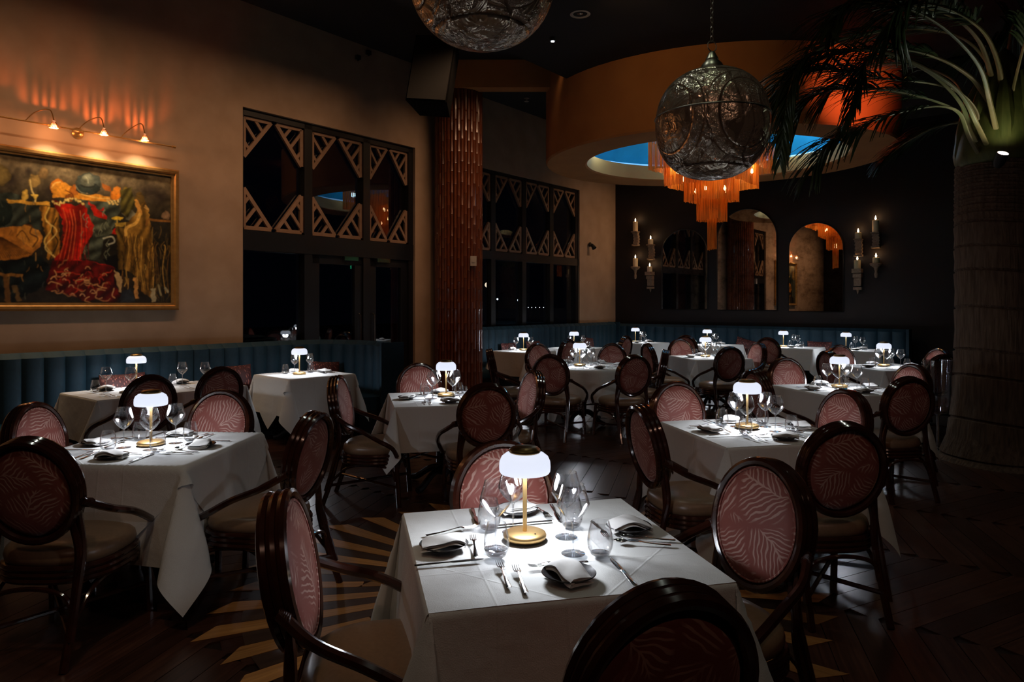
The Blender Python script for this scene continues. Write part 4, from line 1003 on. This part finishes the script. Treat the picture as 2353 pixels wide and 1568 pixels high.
mb = MB(); mb.lathe([(.28,0),(.28,.02),(.06,.05),(.045,.10),(.045,.62),(.09,.70),(.12,.72)], 20); ped = mb.mesh('pedestal', M['black'])
mb = MB(); mb.tube(spline([(.03,0,.16), (.16,0,.13), (.30,0,.045), (.36,0,.03)], 5), .028, 8); footm = mb.mesh('foot', M['black'])
def table(x, y, rz, hu, hv, ov, nm, lamp_xy, topper=0, seed=0, rnd=False):
    e = empty('dining_table', (x, y, 0), rz, 'pedestal dining table under the white cloth, %s' % nm, 'table')
    mb = MB()
    if rnd: mb.lathe([(hu-.02,.722),(hu-.02,.752)], 40)
    else: mb.box((0,0,.737), (2*hu-.04, 2*hv-.04, .03))
    link('tabletop', mb.mesh('tabletop', M['black'], False), e)
    for px_ in ((-.35, .35) if hu > .6 and not rnd else (0,)):
        mb = MB(); mb.lathe([(.05,.10),(.045,.62),(.09,.70),(.12,.722)], 16); link('column', mb.mesh('column', M['black']), e, (px_,0,0))
        for k in range(4): link('foot', footm, e, (px_,0,-.002), pi/4+k*pi/2)
    me = round_cloth(hu, ov, seed) if rnd else cloth_mesh(hu, hv, ov, seed)
    c = link('tablecloth', me, None, (x, y, 0), rz); tag(c, 'white linen cloth draped over the %s' % nm, 'tablecloth')
    if topper: c = link('table_topper', cloth_mesh(hu, hv, ov, seed+1, topper=topper), None, (x, y, 0), rz); tag(c, 'white square topper laid diagonally on the %s' % nm, 'tablecloth')
    lamp(lamp_xy[0], lamp_xy[1], nm)
def lamp_make():
    e = empty('table_lamp', (0,0,0), 0, 'x', 'table lamp', 'brass mushroom lamps on the tables')
    mb = MB(); mb.lathe([(.001,.0),(.068,.0),(.074,.004),(.077,.013),(.074,.020),(.066,.024),(.012,.026),(.001,.026)], 40); b = link('base', mb.mesh('base', M['brass'], True, 50), e)
    mb = MB(); mb.lathe([(.001,0),(.0035,0),(.0035,.002),(.001,.002)], 10, (.035,-.035,.0255)); link('touch_switch', mb.mesh('touch_switch', M['steel']), b)
    mb = MB(); mb.lathe([(.0075,.024),(.0075,.30)], 16); link('pole', mb.mesh('pole', M['brass']), e)
    mb = MB(); mb.lathe_open([(.086,.232),(.0895,.238),(.0905,.252),(.089,.272),(.082,.288),(.068,.299),(.045,.304)], 40); link('shade', mb.mesh('shade', M['opal'], True, 80), e)
    mb = MB(); mb.lathe([(.001,.302),(.052,.302),(.056,.306),(.055,.313),(.046,.321),(.020,.3245),(.001,.325)], 32); link('cap', mb.mesh('cap', M['brass_dark'], True, 40), e)
    mb = MB(); mb.lathe([(.001,.296),(.03,.296),(.03,.300),(.001,.300)], 20); link('led_disc', mb.mesh('led_disc', M['opal']), e)
    return e
lamp0 = lamp_make(); lused = [False]
LAMPW = 4.5
def lamp(x, y, nm):
    o = lamp0 if not lused[0] else copy_tree(lamp0); lused[0] = True
    o.location = (x, y, TZ+.0085); o.rotation_euler = (0, 0, random.uniform(-.5, .5)); o['label'] = 'lit brass mushroom lamp with white shade on the %s' % nm
    light('AREA', 'lamp_pool', (x, y, TZ+.245), LAMPW, (.84,.90,1.0), .12, (x, y, 0))
    light('POINT', 'lamp_glow', (x, y, TZ+.225), 4.3, (.90,.92,1.0), .05)

# glasses
def wine_make():
    e = empty('wine_glass', (0,0,0), 0, 'x', 'wine glass')
    mb = MB(); mb.lathe([(.001,.0),(.038,.0),(.040,.0015),(.020,.004),(.006,.008),(.0038,.015),(.0034,.05),(.0036,.098),(.006,.106),(.001,.108)], 24); link('stem', mb.mesh('stem', M['glass_thick'], True, 50), e)
    mb = MB(); mb.lathe_open([(.004,.106),(.018,.114),(.036,.132),(.050,.153),(.0545,.163),(.0545,.168),(.050,.185),(.043,.210),(.0375,.230),(.0365,.231),(.042,.209),(.049,.185),(.053,.167),(.049,.154),(.035,.134),(.017,.116),(.003,.1085)], 32); link('bowl', mb.mesh('bowl', M['glass'], True, 60), e)
    return e
def tumbler_make():
    e = empty('tumbler', (0,0,0), 0, 'x', 'tumbler')
    mb = MB(); mb.lathe_open([(.001,0),(.024,0),(.032,.006),(.040,.025),(.0425,.045),(.040,.070),(.0335,.098),(.0300,.111),(.0288,.111),(.0322,.098),(.0385,.070),(.041,.045),(.0385,.027),(.031,.013),(.001,.009)], 32); link('glass_wall', mb.mesh('glass_wall', M['glass'], True, 60), e)
    mb = MB(); mb.lathe([(.001,.001),(.023,.001),(.030,.006),(.030,.010),(.001,.008)], 24); link('thick_base', mb.mesh('thick_base', M['glass_thick'], True, 60), e)
    return e
wine0 = wine_make(); tumb0 = tumbler_make(); wu = [False]; tu = [False]
def put(proto, flag, x, y, label, group, rz=0):
    o = proto if not flag[0] else copy_tree(proto); flag[0] = True
    o.location = (x, y, TZ+.009); o.rotation_euler = (0, 0, rz); o['label'] = label; o['group'] = group; return o
mb = MB(); mb.lathe([(.001,.004),(.045,.004),(.048,.0),(.052,.0),(.054,.004),(.078,.014),(.083,.018),(.081,.020),(.074,.0165),(.052,.008),(.001,.007)], 40); plate_m = mb.mesh('side_plate', M['plate'], True, 60)
def napkin_mesh(seed):
    rr = random.Random(seed); mb = MB(); n = 15; L = .150; w = .045
    for layer, (z0, th, wx, sh) in enumerate(((.010, .010, 1.08, 0), (.019, .008, 1.04, .003), (.026, .007, 1.0, -.002))):
        R = []
        for j in range(n):
            t_ = j/(n-1); x = -L/2+L*t_; sag = -.012*(2*abs(t_-.5))**2+.004*sin(t_*5+seed); ww = w*wx*(1+.10*sin(t_*3+seed*2)+.04*sin(t_*9+layer)); cup = (.35+.65*min(1, min(t_, 1-t_)*7+.12)) if True else 1
            ring = []
            for k in range(12):
                q = 2*pi*k/12; ring.append((x*(1-.02*layer)+.003*sin(q*2+layer), sh+ww*math.copysign(abs(cos(q))**.6, cos(q))+.008*sin(t_*4+seed), z0+sag+th*(.5+.5*math.copysign(abs(sin(q))**.7, sin(q)))*(.6+.4*cup)+.003*sin(8*t_+3*cos(q)+seed)))
            R.append(ring)
        rings(mb, R); 
        mb.add(R[0], [tuple(range(11, -1, -1))]); mb.add(R[-1], [tuple(range(12))])
    return mb.mesh('napkin', M['napkin'], True, 60)
napk = [napkin_mesh(s) for s in (1, 4, 6, 9)]
# cutlery
def strip_mesh(stations, name, extra=None, th=.0022):
    """stations: (y, halfwidth, z)"""
    mb = MB(); vs = []; n = len(stations)
    for (y, w, z) in stations: vs += [(-w, y, z), (-w*.6, y, z+th*.7), (w*.6, y, z+th*.7), (w, y, z), (w*.6, y, z-th*.3), (-w*.6, y, z-th*.3)]
    fs = [(j*6+i, j*6+(i+1) % 6, (j+1)*6+(i+1) % 6, (j+1)*6+i) for j in range(n-1) for i in range(6)]+[(5,4,3,2,1,0), tuple((n-1)*6+i for i in range(6))]
    mb.add(vs, fs)
    if extra: extra(mb)
    return mb.mesh(name, M['steel'], True, 35)
def tines(mb):
    for k in range(4):
        x = -.0098+k*.0065; pts = [(x*.95, .048, .0075), (x, .070, .0045), (x, .088, .0055), (x*.98, .100, .009)]
        mb.tube(pts, [.0018,.0016,.0014,.0008], 5)
fork_m = strip_mesh([(-.098,.006,.002),(-.096,.0085,.002),(-.05,.0062,.003),(-.01,.0038,.006),(.02,.0032,.010),(.035,.006,.011),(.045,.0115,.009),(.050,.0125,.0075),(.056,.012,.006)], 'fork', tines)
knife_m = strip_mesh([(-.112,.005,.002),(-.110,.0075,.002),(-.06,.0065,.003),(-.01,.005,.003),(.0,.0038,.003),(.01,.0085,.003),(.06,.0095,.003),(.095,.0075,.003),(.110,.001,.003)], 'knife', None, .0028)
def bowl(mb):
    R = []
    for (f, z) in ((.03,-.0005),(.5,.001),(.85,.0045),(1.0,.0075),(.97,.0082),(.82,.0055),(.5,.002),(.03,.0008)): R.append([(.0165*f*cos(2*pi*i/16), .072+.024*f*sin(2*pi*i/16), .003+z) for i in range(16)])
    rings(mb, R)
spoon_m = strip_mesh([(-.098,.006,.002),(-.096,.0085,.002),(-.05,.0062,.003),(-.01,.0038,.006),(.03,.003,.011),(.05,.0045,.009)], 'spoon', bowl)
def item(me, name, cat, x, y, rz, label, group, z=0.009, rx=0):
    o = link(name, me, None, (x, y, TZ+z), rz); o.rotation_euler = (rx, 0, rz); return tag(o, label, cat, group)
SIDE = ['near', 'right', 'far', 'left']
def setting(cx, cy, trz, k, dist, nm, rich, side=None, jig=0, ox=0):
    """one place: k = side index, dist = centre to plate"""
    a = trz+k*pi/2; r = random.Random(hash((round(cx, 2), k)) % 999); c, s_ = cos(a), sin(a); sd = side or SIDE[k]
    def w(x, y): x += ox; return cx+c*x-s_*y, cy+s_*x+c*y
    J = lambda q: r.uniform(-q, q)
    x, y = w(J(.012), -dist+J(.01)); item(plate_m, 'side_plate', 'plate', x, y, 0, 'dark round side plate at the %s place of the %s' % (sd, nm), 'dark side plates')
    item(napk[k % 4], 'napkin', 'napkin', x, y, a+radians(r.choice([-28, 8, 64, -12, 152])), 'folded white napkin on the plate at the %s place, %s' % (sd, nm), 'folded white napkins', .0145)
    x, y = w(.15+J(.015), -.155+J(.01)); put(tumb0, tu, x, y, 'stemless clear tumbler for the %s place of the %s' % (sd, nm), 'stemless tumblers')
    x, y = w(.075+J(.015), -.105+J(.01)); put(wine0, wu, x, y, 'empty wine glass for the %s place of the %s' % (sd, nm), 'wine glasses')
    if rich >= 1:
        x, y = w(-.195, -dist+.05+J(.01)); item(fork_m, 'fork', 'fork', x, y, a+J(.06), 'outer steel fork at the %s place of the %s' % (sd, nm), 'steel forks')
        x, y = w(-.155, -dist+.04+J(.01)); item(fork_m, 'fork', 'fork', x, y, a+J(.06), 'inner steel fork at the %s place of the %s' % (sd, nm), 'steel forks')
        x, y = w(.15, -dist+.02+J(.01)); item(knife_m, 'knife', 'knife', x, y, a+J(.06), 'steel knife at the %s place of the %s' % (sd, nm), 'steel knives')
    if rich >= 2:
        x, y = w(-.01, -dist+.105); item(spoon_m if k % 2 else fork_m, 'spoon' if k % 2 else 'fork', 'spoon' if k % 2 else 'fork', x, y, a+pi/2+J(.08), 'steel dessert %s above the plate, %s place, %s' % ('spoon' if k % 2 else 'fork', sd, nm), 'steel spoons' if k % 2 else 'steel forks')

A = radians
# name, centre, rotation, half sizes, overhang, lamp plan position
TB = {
 'nearest table': (.12, 2.43, A(13), .46, .46, .52, at(1206,1243,TZ), 0),
 'left foreground table': (-2.11, 4.05, A(-4), .47, .47, .50, at(347,1026,TZ), .76),
 'table right of centre': (1.60, 4.58, A(12), .46, .46, .50, at(1717,986,TZ), 0),
 'table before the bamboo column': (-.60, 6.15, A(13), .46, .46, .37, at(1025,912,TZ), 0),
 'middle table on the right': (3.22, 6.80, A(12), .46, .46, .45, at(1929,892,TZ), 0),
 'table by the palm trunk': (4.96, 9.15, A(12), .46, .46, .45, at(2031,843,TZ), 0),
 'square table under the chandelier': (3.08, 10.85, A(12), .46, .46, .45, at(1621,821,TZ), 0),
 'small left banquette table': (-2.44, 8.20, A(47), .42, .40, .42, at(688,862,TZ), .72),
 'first window banquette table': (.20, 12.35, TH, .42, .40, .42, at(1203,806,TZ), 0),
 'second window banquette table': (1.22, 13.15, TH, .42, .40, .42, at(1319,801,TZ), 0),
 'corner banquette table': (2.80, 14.9, TH, .40, .42, .40, at(1460,787,TZ), 0),
 'banquette table under middle mirror': (4.12, 14.1, TH, .40, .42, .40, at(1625,793,TZ), 0),
 'banquette table by the right mirror': (5.42, 13.3, TH, .40, .42, .40, at(1800,798,TZ), 0),
 'banquette table under right candles': (6.25, 12.55, TH, .40, .42, .40, (6.02,12.55), 0),
}
for i, (nm, (x, y, rz, hu, hv, ov, lp, tp)) in enumerate(TB.items()):
    table(x, y, rz, hu, hv, ov, nm, (lp[0], lp[1]), tp, i*1.7)
    if nm == 'nearest table': continue
    rich = 2 if y < 5 else (1 if y < 10 else 0)
    if 'banquette' not in nm:
        for k in range(4): setting(x, y, rz, k, .32, nm, rich)
    elif nm.startswith('small'):
        setting(x, y, rz, 1, .26, nm, 1, 'right'); setting(x, y, rz, 2, .28, nm, 1, 'wall')
    elif 'window' in nm:
        setting(x, y, rz, 0, .26, nm, 0, 'chair'); setting(x, y, rz, 2, .26, nm, 0, 'bench')
    else:
        setting(x, y, rz, 3, .26, nm, 0, 'chair'); setting(x, y, rz, 1, .26, nm, 0, 'bench')
# long table
nm = 'long left banquette table'
table(-3.46, 6.80, TH, .70, .42, .40, nm, (-3.76, 6.97), 0, 4.4)
for (k, o_, sd) in ((0, -.36, 'near left'), (0, .36, 'near right'), (2, .36, 'wall left'), (2, -.36, 'wall right')):
    setting(-3.46, 6.80, TH, k, .26, nm, 1, sd, 0, o_)
# round table, six places
nm = 'round table in the middle'
table(.95, 9.35, 0, .66, .66, 1.05, nm, tuple(at(1332,842,TZ))[:2], 0, 0, True)
for k in range(6):
    a = A(20)+k*pi/3; setting(.95, 9.35, a, 0, .47, nm, 1 if k in (0, 1, 5) else 0, ['front right', 'right', 'back right', 'back left', 'left', 'front left'][k])

# the nearest table, placed piece by piece from image pixels
nm = 'nearest table'
tc, ts = cos(A(13)), sin(A(13))
def T1(x, y): return .12+tc*x-ts*y, 2.43+ts*x+tc*y
for (px, py, sd) in ((1139,1262,'left'), (1179,1224,'far'), (1301,1235,'right'), (1317,1273,'near')):
    p = at(px, py, TZ+.009); put(wine0, wu, p.x, p.y, 'empty wine glass for the %s place of the %s' % (sd, nm), 'wine glasses')
for (px, py, sd) in ((1141,1280,'left'), (1124,1216,'far'), (1313,1211,'right'), (1379,1276,'near')):
    p = at(px, py, TZ+.009); put(tumb0, tu, p.x, p.y, 'stemless clear tumbler for the %s place of the %s' % (sd, nm), 'stemless tumblers')
for k, (px, py, sd, na) in enumerate(((1307,1326,'near',-58), (1020,1258,'left',5), (1445,1216,'right',12), (1188,1176,'far',28))):
    p = at(px, py, TZ+.012); item(plate_m, 'side_plate', 'plate', p.x, p.y, 0, 'dark round side plate at the %s place of the %s' % (sd, nm), 'dark side plates'); item(napk[k], 'napkin', 'napkin', p.x, p.y, A(na), 'folded white napkin on the plate at the %s place, %s' % (sd, nm), 'folded white napkins', .0145)
def lay(me, name, tip, tail, label, group):
    a = at(*tip, TZ+.01); b = at(*tail, TZ+.01); d = (a-b); c = (a+b)/2; item(me, name, name, c.x, c.y, atan2(d.y, d.x)-pi/2, label, group, .0085)
G = {'fork': 'steel forks', 'knife': 'steel knives', 'spoon': 'steel spoons'}
for (me, n_, tip, tail, lb) in ((fork_m,'fork',(1143,1287),(1174,1360),'outer steel fork at the near place of the nearest table'), (fork_m,'fork',(1181,1297),(1212,1371),'inner steel fork at the near place of the nearest table'),
    (knife_m,'knife',(1403,1284),(1459,1345),'steel knife at the near place of the nearest table'), (knife_m,'knife',(1115,1286),(950,1301),'steel knife at the left place of the nearest table'),
    (spoon_m,'spoon',(1412,1247),(1538,1253),'nearer of two steel spoons right on the nearest table'), (spoon_m,'spoon',(1424,1236),(1550,1242),'farther of two steel spoons right on the nearest table'),
    (fork_m,'fork',(1260,1189),(1230,1164),'steel fork beside the far plate of the nearest table'), (knife_m,'knife',(1285,1195),(1268,1163),'steel knife beside the far plate of the nearest table'),
    (fork_m,'fork',(1087,1213),(985,1230),'steel dessert fork behind the left napkin, nearest table'), (fork_m,'fork',(1226,1303),(1340,1292),'steel dessert fork under the near napkin, nearest table'),
    (knife_m,'knife',(1155,1208),(1250,1199),'steel knife laid across before the far plate, nearest table'), (fork_m,'fork',(1395,1236),(1362,1200),'steel fork behind the near tumbler of the nearest table'),
    (knife_m,'knife',(1098,1206),(1086,1170),'steel knife at the far left edge of the nearest table'), (fork_m,'fork',(1087,1238),(1093,1276),'steel fork end-on beside the left napkin, nearest table')):
    lay(me, n_, tip, tail, lb, G[n_])

# chairs: plan position of back top, then what they face
def Tc(n): return TB[n][0], TB[n][1]
CH = []
def C4(nm, near=None, right=None, far=None, left=None, turns=(0,0,0,0)):
    x, y = Tc(nm); rz = TB[nm][2]
    for sd, p, k, tn in (('near', near, 0, turns[0]), ('right', right, 1, turns[1]), ('far', far, 2, turns[2]), ('left', left, 3, turns[3])):
        if p is None: continue
        a = rz+k*pi/2; f = (-sin(a), cos(a)); chair(p[0], p[1], p[0]+f[0], p[1]+f[1], 'round-back rattan armchair on the %s side of the %s' % (sd, nm), tn)
C4('nearest table', (.335,1.455), (.985,2.66), (-.05,3.02), (-.74,2.19), (6,14,0,-6))
C4('left foreground table', (-2.14,3.06), (-1.07,3.80), (-1.98,4.78), (-2.88,4.15), (4,-6,0,0))
C4('table right of centre', (1.66,3.46), (2.32,4.80), (1.23,5.28), (.75,4.08), (-8,6,4,0))
C4('table before the bamboo column', (-.18,5.15), (.21,6.20), (-.93,6.93), (-1.45,5.72), (0,8,0,-14))
C4('middle table on the right', (3.22,5.62), (3.93,6.80), (2.98,7.62), (2.18,6.28), (-4,4,0,0))
C4('table by the palm trunk', (5.0,8.05), (5.66,9.2), (4.68,9.98), (3.98,8.80))
C4('square table under the chandelier', (3.0,9.55), (3.80,10.7), (2.80,11.65), (2.00,10.35))
cx, cy = .95, 9.35
for (p, sd) in (((.44,8.10),'front left'), ((1.42,8.02),'front right'), ((1.98,8.95),'right'), ((1.50,10.32),'back right'), ((.37,10.32),'back left'), ((-.30,9.1),'left')):
    chair(p[0], p[1], cx, cy, 'round-back rattan armchair at the %s of the round table' % sd, {'right': 10, 'left': -6}.get(sd, 0))
for (p, sd) in (((-2.98,5.75),'left'), ((-2.70,6.48),'right')):
    chair(p[0], p[1], p[0]+N.x, p[1]+N.y, 'round-back rattan armchair, %s one before the long banquette table' % sd)
chair(.95, 11.62, .95+N.x, 11.62+N.y, 'round-back rattan armchair before the first window banquette table')
chair(2.10, 12.75, 2.10+N.x, 12.75+N.y, 'round-back rattan armchair before the second window banquette table')
chair(3.25, 13.05, 3.25+U.x, 13.05+U.y, 'round-back rattan armchair before the banquette table under the middle mirror')
chair(4.45, 12.15, 4.45+U.x, 12.15+U.y, 'round-back rattan armchair before the banquette table right of middle mirror')

# ------------------------------------------------------------------ glass wine bucket on a metal stand, beside the palm
p = at(2155, 1040, 0); Yb_ = p.y
e = empty('bucket_stand', (p.x, p.y, 0), 0, 'clear champagne bucket on a slim metal floor stand beside the palm trunk', 'bucket stand')
zt_ = zat(828, Yb_); zb_ = zat(950, Yb_)
mb = MB(); mb.lathe([(.001,0),(.13,0),(.13,.012),(.05,.03),(.02,.06),(.001,.06)], 24); link('base', mb.mesh('base', M['steel']), e)
mb = MB(); mb.lathe([(.014,.05),(.014,zb_-.03),(.05,zb_)], 12); link('pole', mb.mesh('pole', M['steel']), e)
mb = MB(); mb.lathe_open([(.001,zb_),(.09,zb_+.005),(.115,zb_+.1),(.135,zt_),(.130,zt_),(.110,zb_+.1),(.085,zb_+.012),(.001,zb_+.01)], 28); link('bucket', mb.mesh('bucket', M['glass_thick'], True, 60), e)
for sx in (-1, 1):
    mb = MB(); mb.tube([(sx*(.135+.03*sin(q)), 0, zt_-.03-.05*cos(q)) for q in [pi*k/8 for k in range(9)]], .007, 6); link('handle', mb.mesh('handle', M['steel']), e)

# ------------------------------------------------------------------ palm
PX, PY = 5.0, 7.07
pe = empty('palm_tree', (PX, PY, 0), 0, 'large indoor palm with ringed grey trunk and drooping fronds', 'palm tree')
mb = MB(); prof = [(.60,0),(.56,.05)]; z = .05; rr = random.Random(5)
def tr_r(z): return .44+.14*math.exp(-z/.28)-.018*(z/3)
zs = [.05,.42,.86,1.12,1.55,1.92,2.16,2.40,2.50,2.58,2.65,2.72,2.79,2.86,2.92,2.98,3.02]
for i in range(len(zs)-1):
    a, b = zs[i], zs[i+1]; r1 = tr_r((a+b)/2)
    prof += [(tr_r(a)-.012, a+.003), (tr_r(a)+.006, a+.02), (r1, (a+b)/2), (tr_r(b)+.010, b-.015), (tr_r(b)-.012, b-.003)]
mb.lathe(prof, 48)
mb.v = [(x*(1+.012*sin(5*atan2(y, x)+z*3)), y*(1+.012*sin(5*atan2(y, x)+z*3)), z+.025*sin(2*atan2(y, x)+1)*(1 if .1 < z else 0)) for x, y, z in mb.v]
link('trunk', mb.mesh('trunk', M['bark'], True, 35), pe)
mb = MB(); mb.lathe([(.40,2.98),(.44,3.02),(.45,3.10),(.42,3.25),(.36,3.45),(.28,3.68),(.17,3.95),(.05,4.15),(.001,4.2)], 32)
mb.v = [(x*(1+.05*sin(3*atan2(y, x)+z)), y*(1+.05*sin(3*atan2(y, x)+z)), z) for x, y, z in mb.v]
link('crownshaft', mb.mesh('crownshaft', M['green_shaft'], True, 60), pe)
def frond(ctrl, leaf_len, nl, seed, start=.30, wid=.030, petw=.05):
    r = random.Random(seed); P = spline([Vector(c) for c in ctrl], 12); n = len(P)
    fe = link('frond', None, pe)
    mb = MB(); rs = [petw*(1-.93*(i/(n-1))**.55)+.004 for i in range(n)]; mb.tube(P, rs, 8, flat=.6); link('petiole', mb.mesh('petiole', M['petiole']), fe)
    L = MB()
    for k in range(nl):
        t_ = start+(1-start)*(k+r.random()*.6)/nl; f = t_*(n-1); i = min(int(f), n-2); p = P[i].lerp(P[i+1], f-i); d = (P[i+1]-P[i]).normalized()
        sd = d.cross(Vector((0, 0, 1)))
        if sd.length < .05: sd = Vector((1, 0, 0))
        sd.normalize(); up = sd.cross(d)
        ll = leaf_len*(.45+.9*sin(pi*min(1, (t_-start)/(1-start)*.82+.14)))*r.uniform(.85, 1.1)
        for s_ in (-1, 1):
            dr_ = (sd*s_*r.uniform(.35, .6)+d*r.uniform(.85, 1.1)+up*r.uniform(-.05, .35)).normalized(); q = p.copy(); pts = [q.copy()]; v = dr_.copy(); m_ = 5
            for j in range(m_): v = (v+Vector((0, 0, -.07-.07*j))*r.uniform(.5, 1.3)+d*.10).normalized(); q = q+v*ll/m_; pts.append(q.copy())
            wv = v.cross(Vector((0,0,1))); vs = []
            for j, pp in enumerate(pts):
                tt = (pts[min(j+1, m_)]-pts[max(j-1, 0)]).normalized(); s3 = tt.cross(Vector((0,0,1))+up*.3)
                if s3.length < .05: s3 = sd
                s3.normalize(); ww = wid/2*(1-.85*(j/m_)**1.5)*(.55 if j == 0 else 1); fold = s3.cross(tt)*ww*.35
                vs += [pp-s3*ww, pp+fold, pp+s3*ww]
            L.add(vs, [(j*3+a, j*3+a+1, (j+1)*3+a+1, (j+1)*3+a) for j in range(m_) for a in (0, 1)])
    o = link('leaflets', L.mesh('leaflets', M['leaf'], True, 60), fe); o['kind'] = 'stuff'
def pf(px, py, Y): p = atY(px, py, Y); return (p.x-PX, p.y-PY, min(p.z, 4.62+.1*sin(p.x*3)))
K = 1/3.733; 
def cp(x, y, Y): return pf(1740+x*K, y*K, Y)     # scaled image coordinates of the palm crown, at a given depth
FR = [
 ([cp(2010,930,6.95), cp(1900,740,6.85), cp(1800,640,6.8), cp(1600,520,6.7), cp(1300,430,6.5), cp(900,430,6.2), cp(560,500,5.9), cp(320,640,5.7), cp(200,860,5.6)], .62, 80),
 ([cp(1900,1150,7.0), cp(1880,960,6.9), cp(1740,800,6.8), cp(1500,720,6.7), cp(1060,670,6.5), cp(700,600,6.3), cp(400,620,6.1), cp(180,800,6.0), cp(120,1000,6.0)], .60, 80),
 ([cp(1860,1200,6.9), cp(1760,1000,6.8), cp(1560,880,6.7), cp(1150,780,6.5), cp(700,760,6.3), cp(420,880,6.2), cp(240,1150,6.1)], .55, 75),
 ([cp(1830,1200,6.8), cp(1740,980,6.7), cp(1600,915,6.6), cp(1400,930,6.45), cp(1090,1005,6.2), cp(800,1130,6.0), cp(600,1240,5.85), cp(480,1460,5.75)], .50, 75),
 ([cp(1850,1250,7.1), cp(1790,1080,7.2), cp(1700,1055,7.3), cp(1480,1110,7.5), cp(1250,1240,7.7), cp(1090,1370,7.8)], .40, 60),
 ([cp(1820,1150,7.2), cp(1760,800,7.4), cp(1600,640,7.6), cp(1300,560,7.9), cp(950,560,8.2), cp(700,700,8.4), cp(560,900,8.5)], .60, 75),
 ([cp(2060,900,7.0), cp(2000,620,7.0), cp(1900,350,6.9), cp(1700,160,6.8), cp(1400,60,6.6), cp(1000,40,6.4), cp(720,100,6.2), cp(600,250,6.1)], .60, 80),
 ([cp(2090,850,7.0), cp(2080,600,6.8), cp(1980,330,6.5), cp(1820,170,6.2), cp(1600,60,5.9), cp(1350,30,5.6), cp(1180,120,5.4), cp(1150,330,5.3)], .55, 75),
 ([cp(2140,850,7.1), cp(2150,500,7.1), cp(2200,200,7.2), cp(2240,0,7.3), cp(2250,-260,7.4), cp(2200,-450,7.6)], .55, 70),
 ([cp(2120,860,7.3), cp(2060,500,7.6), cp(2000,200,7.9), cp(1900,-50,8.2), cp(1700,-200,8.5)], .55, 70),
 ([cp(2180,900,7.0), cp(2290,720,6.8), cp(2450,560,6.6), cp(2700,450,6.4), cp(3100,480,6.2), cp(3400,700,6.0)], .6, 70),
 ([cp(2180,850,6.9), cp(2260,500,6.5), cp(2350,200,6.1), cp(2450,0,5.8), cp(2500,-200,5.5)], .55, 60),
 ([cp(2200,900,7.3), cp(2400,600,7.7), cp(2700,450,8.2), cp(3000,500,8.6)], .6, 60),
 ([cp(2060,900,7.0), cp(1980,560,7.1), cp(1760,330,7.2), cp(1400,250,7.4), cp(1000,270,7.6), cp(600,380,7.8), cp(380,560,7.9)], .6, 80),
 ([cp(1850,1150,6.85), cp(1740,880,6.6), cp(1500,640,6.4), cp(1200,500,6.2), cp(960,500,6.0), cp(880,640,5.9), cp(820,860,5.85), cp(730,1120,5.8)], .25, 90),
 ([cp(1900,1100,6.7), cp(1700,760,6.4), cp(1200,480,6.0), cp(700,430,5.7), cp(400,520,5.5), cp(280,760,5.4), cp(230,1080,5.35), cp(200,1400,5.3)], .26, 100),
 ([cp(2000,900,6.6), cp(1900,560,6.2), cp(1600,240,5.8), cp(1250,60,5.5), cp(900,20,5.3), cp(720,120,5.2), cp(640,260,5.1)], .28, 80),
]
for i, (c_, ll, nl) in enumerate(FR): frond([(c_[0][0]*.3, c_[0][1]*.3, min(c_[0][2]-.35, 3.5))]+c_, ll, int(nl*(.74 if i < 14 else .6)), i+20, start=.46, petw=.050 if i in (0, 6, 7, 8) else .028)
# boots around the crown base
for k in range(5):
    a = A(150+k*42); mb = MB(); mb.tube(spline([(.30*cos(a), .30*sin(a), 3.0), (.33*cos(a), .33*sin(a), 3.2), (.30*cos(a), .30*sin(a), 3.6), (.22*cos(a), .22*sin(a), 3.9)], 5), [.10,.11,.12,.12,.12,.11,.10,.10,.09,.08,.07,.06,.05,.04,.03,.02][:16], 8); link('leaf_base', mb.mesh('leaf_base', M['green_shaft']), pe)
# uplight strapped to the trunk
lp = atY(2305, 352, 6.55); e = empty('palm_uplight', lp, 0, 'small bright uplight strapped to the palm trunk below its crown', 'spotlight')
mb = MB(); mb.lathe([(.03,-.14),(.048,-.10),(.052,.0),(.046,.0),(.04,-.02),(.001,-.03)], 18); o = link('housing', mb.mesh('housing', M['black']), e)
mb = MB(); mb.lathe([(.001,-.004),(.045,-.004),(.045,.001),(.001,.001)], 18); o2 = link('lens', mb.mesh('lens', M['palm_lamp']), e)
for q in (o, o2): q.rotation_euler = (A(35), 0, 0)
light('SPOT', 'palm_beam', (lp.x, lp.y-.06, lp.z+.03), 5, (.98,.88,.60), .03, (PX-.15, PY-.1, 5.2), 120, .8)
light('SPOT', 'palm_beam', (PX-.55, PY-.45, 3.05), 4, (.80,.95,.70), .03, (PX-2.2, PY-.7, 4.4), 120, .8)
# red accent spots aimed at the drum and ceiling behind the palm
for (x, y, z, tx, ty, tz, pw) in ((4.65, 7.95, 3.99, 4.42, 9.75, 4.7, 95), ):
    light('SPOT', 'red_accent', (x, y, z), pw, (1.0,.20,.085), .04, (tx, ty, tz), 72, .9)
light('SPOT', 'amber_accent', (1.0, 7.0, 4.85), 22, (1.0,.55,.22), .1, (2.6, 10.0, 4.3), 90, 1.0)
light('SPOT', 'column_fill', (.6, 7.6, 4.9), 60, (1.0,.50,.26), .05, (-.88, 11.5, 1.6), 48, 1.0)  # added unseen spot that brightens the bamboo column
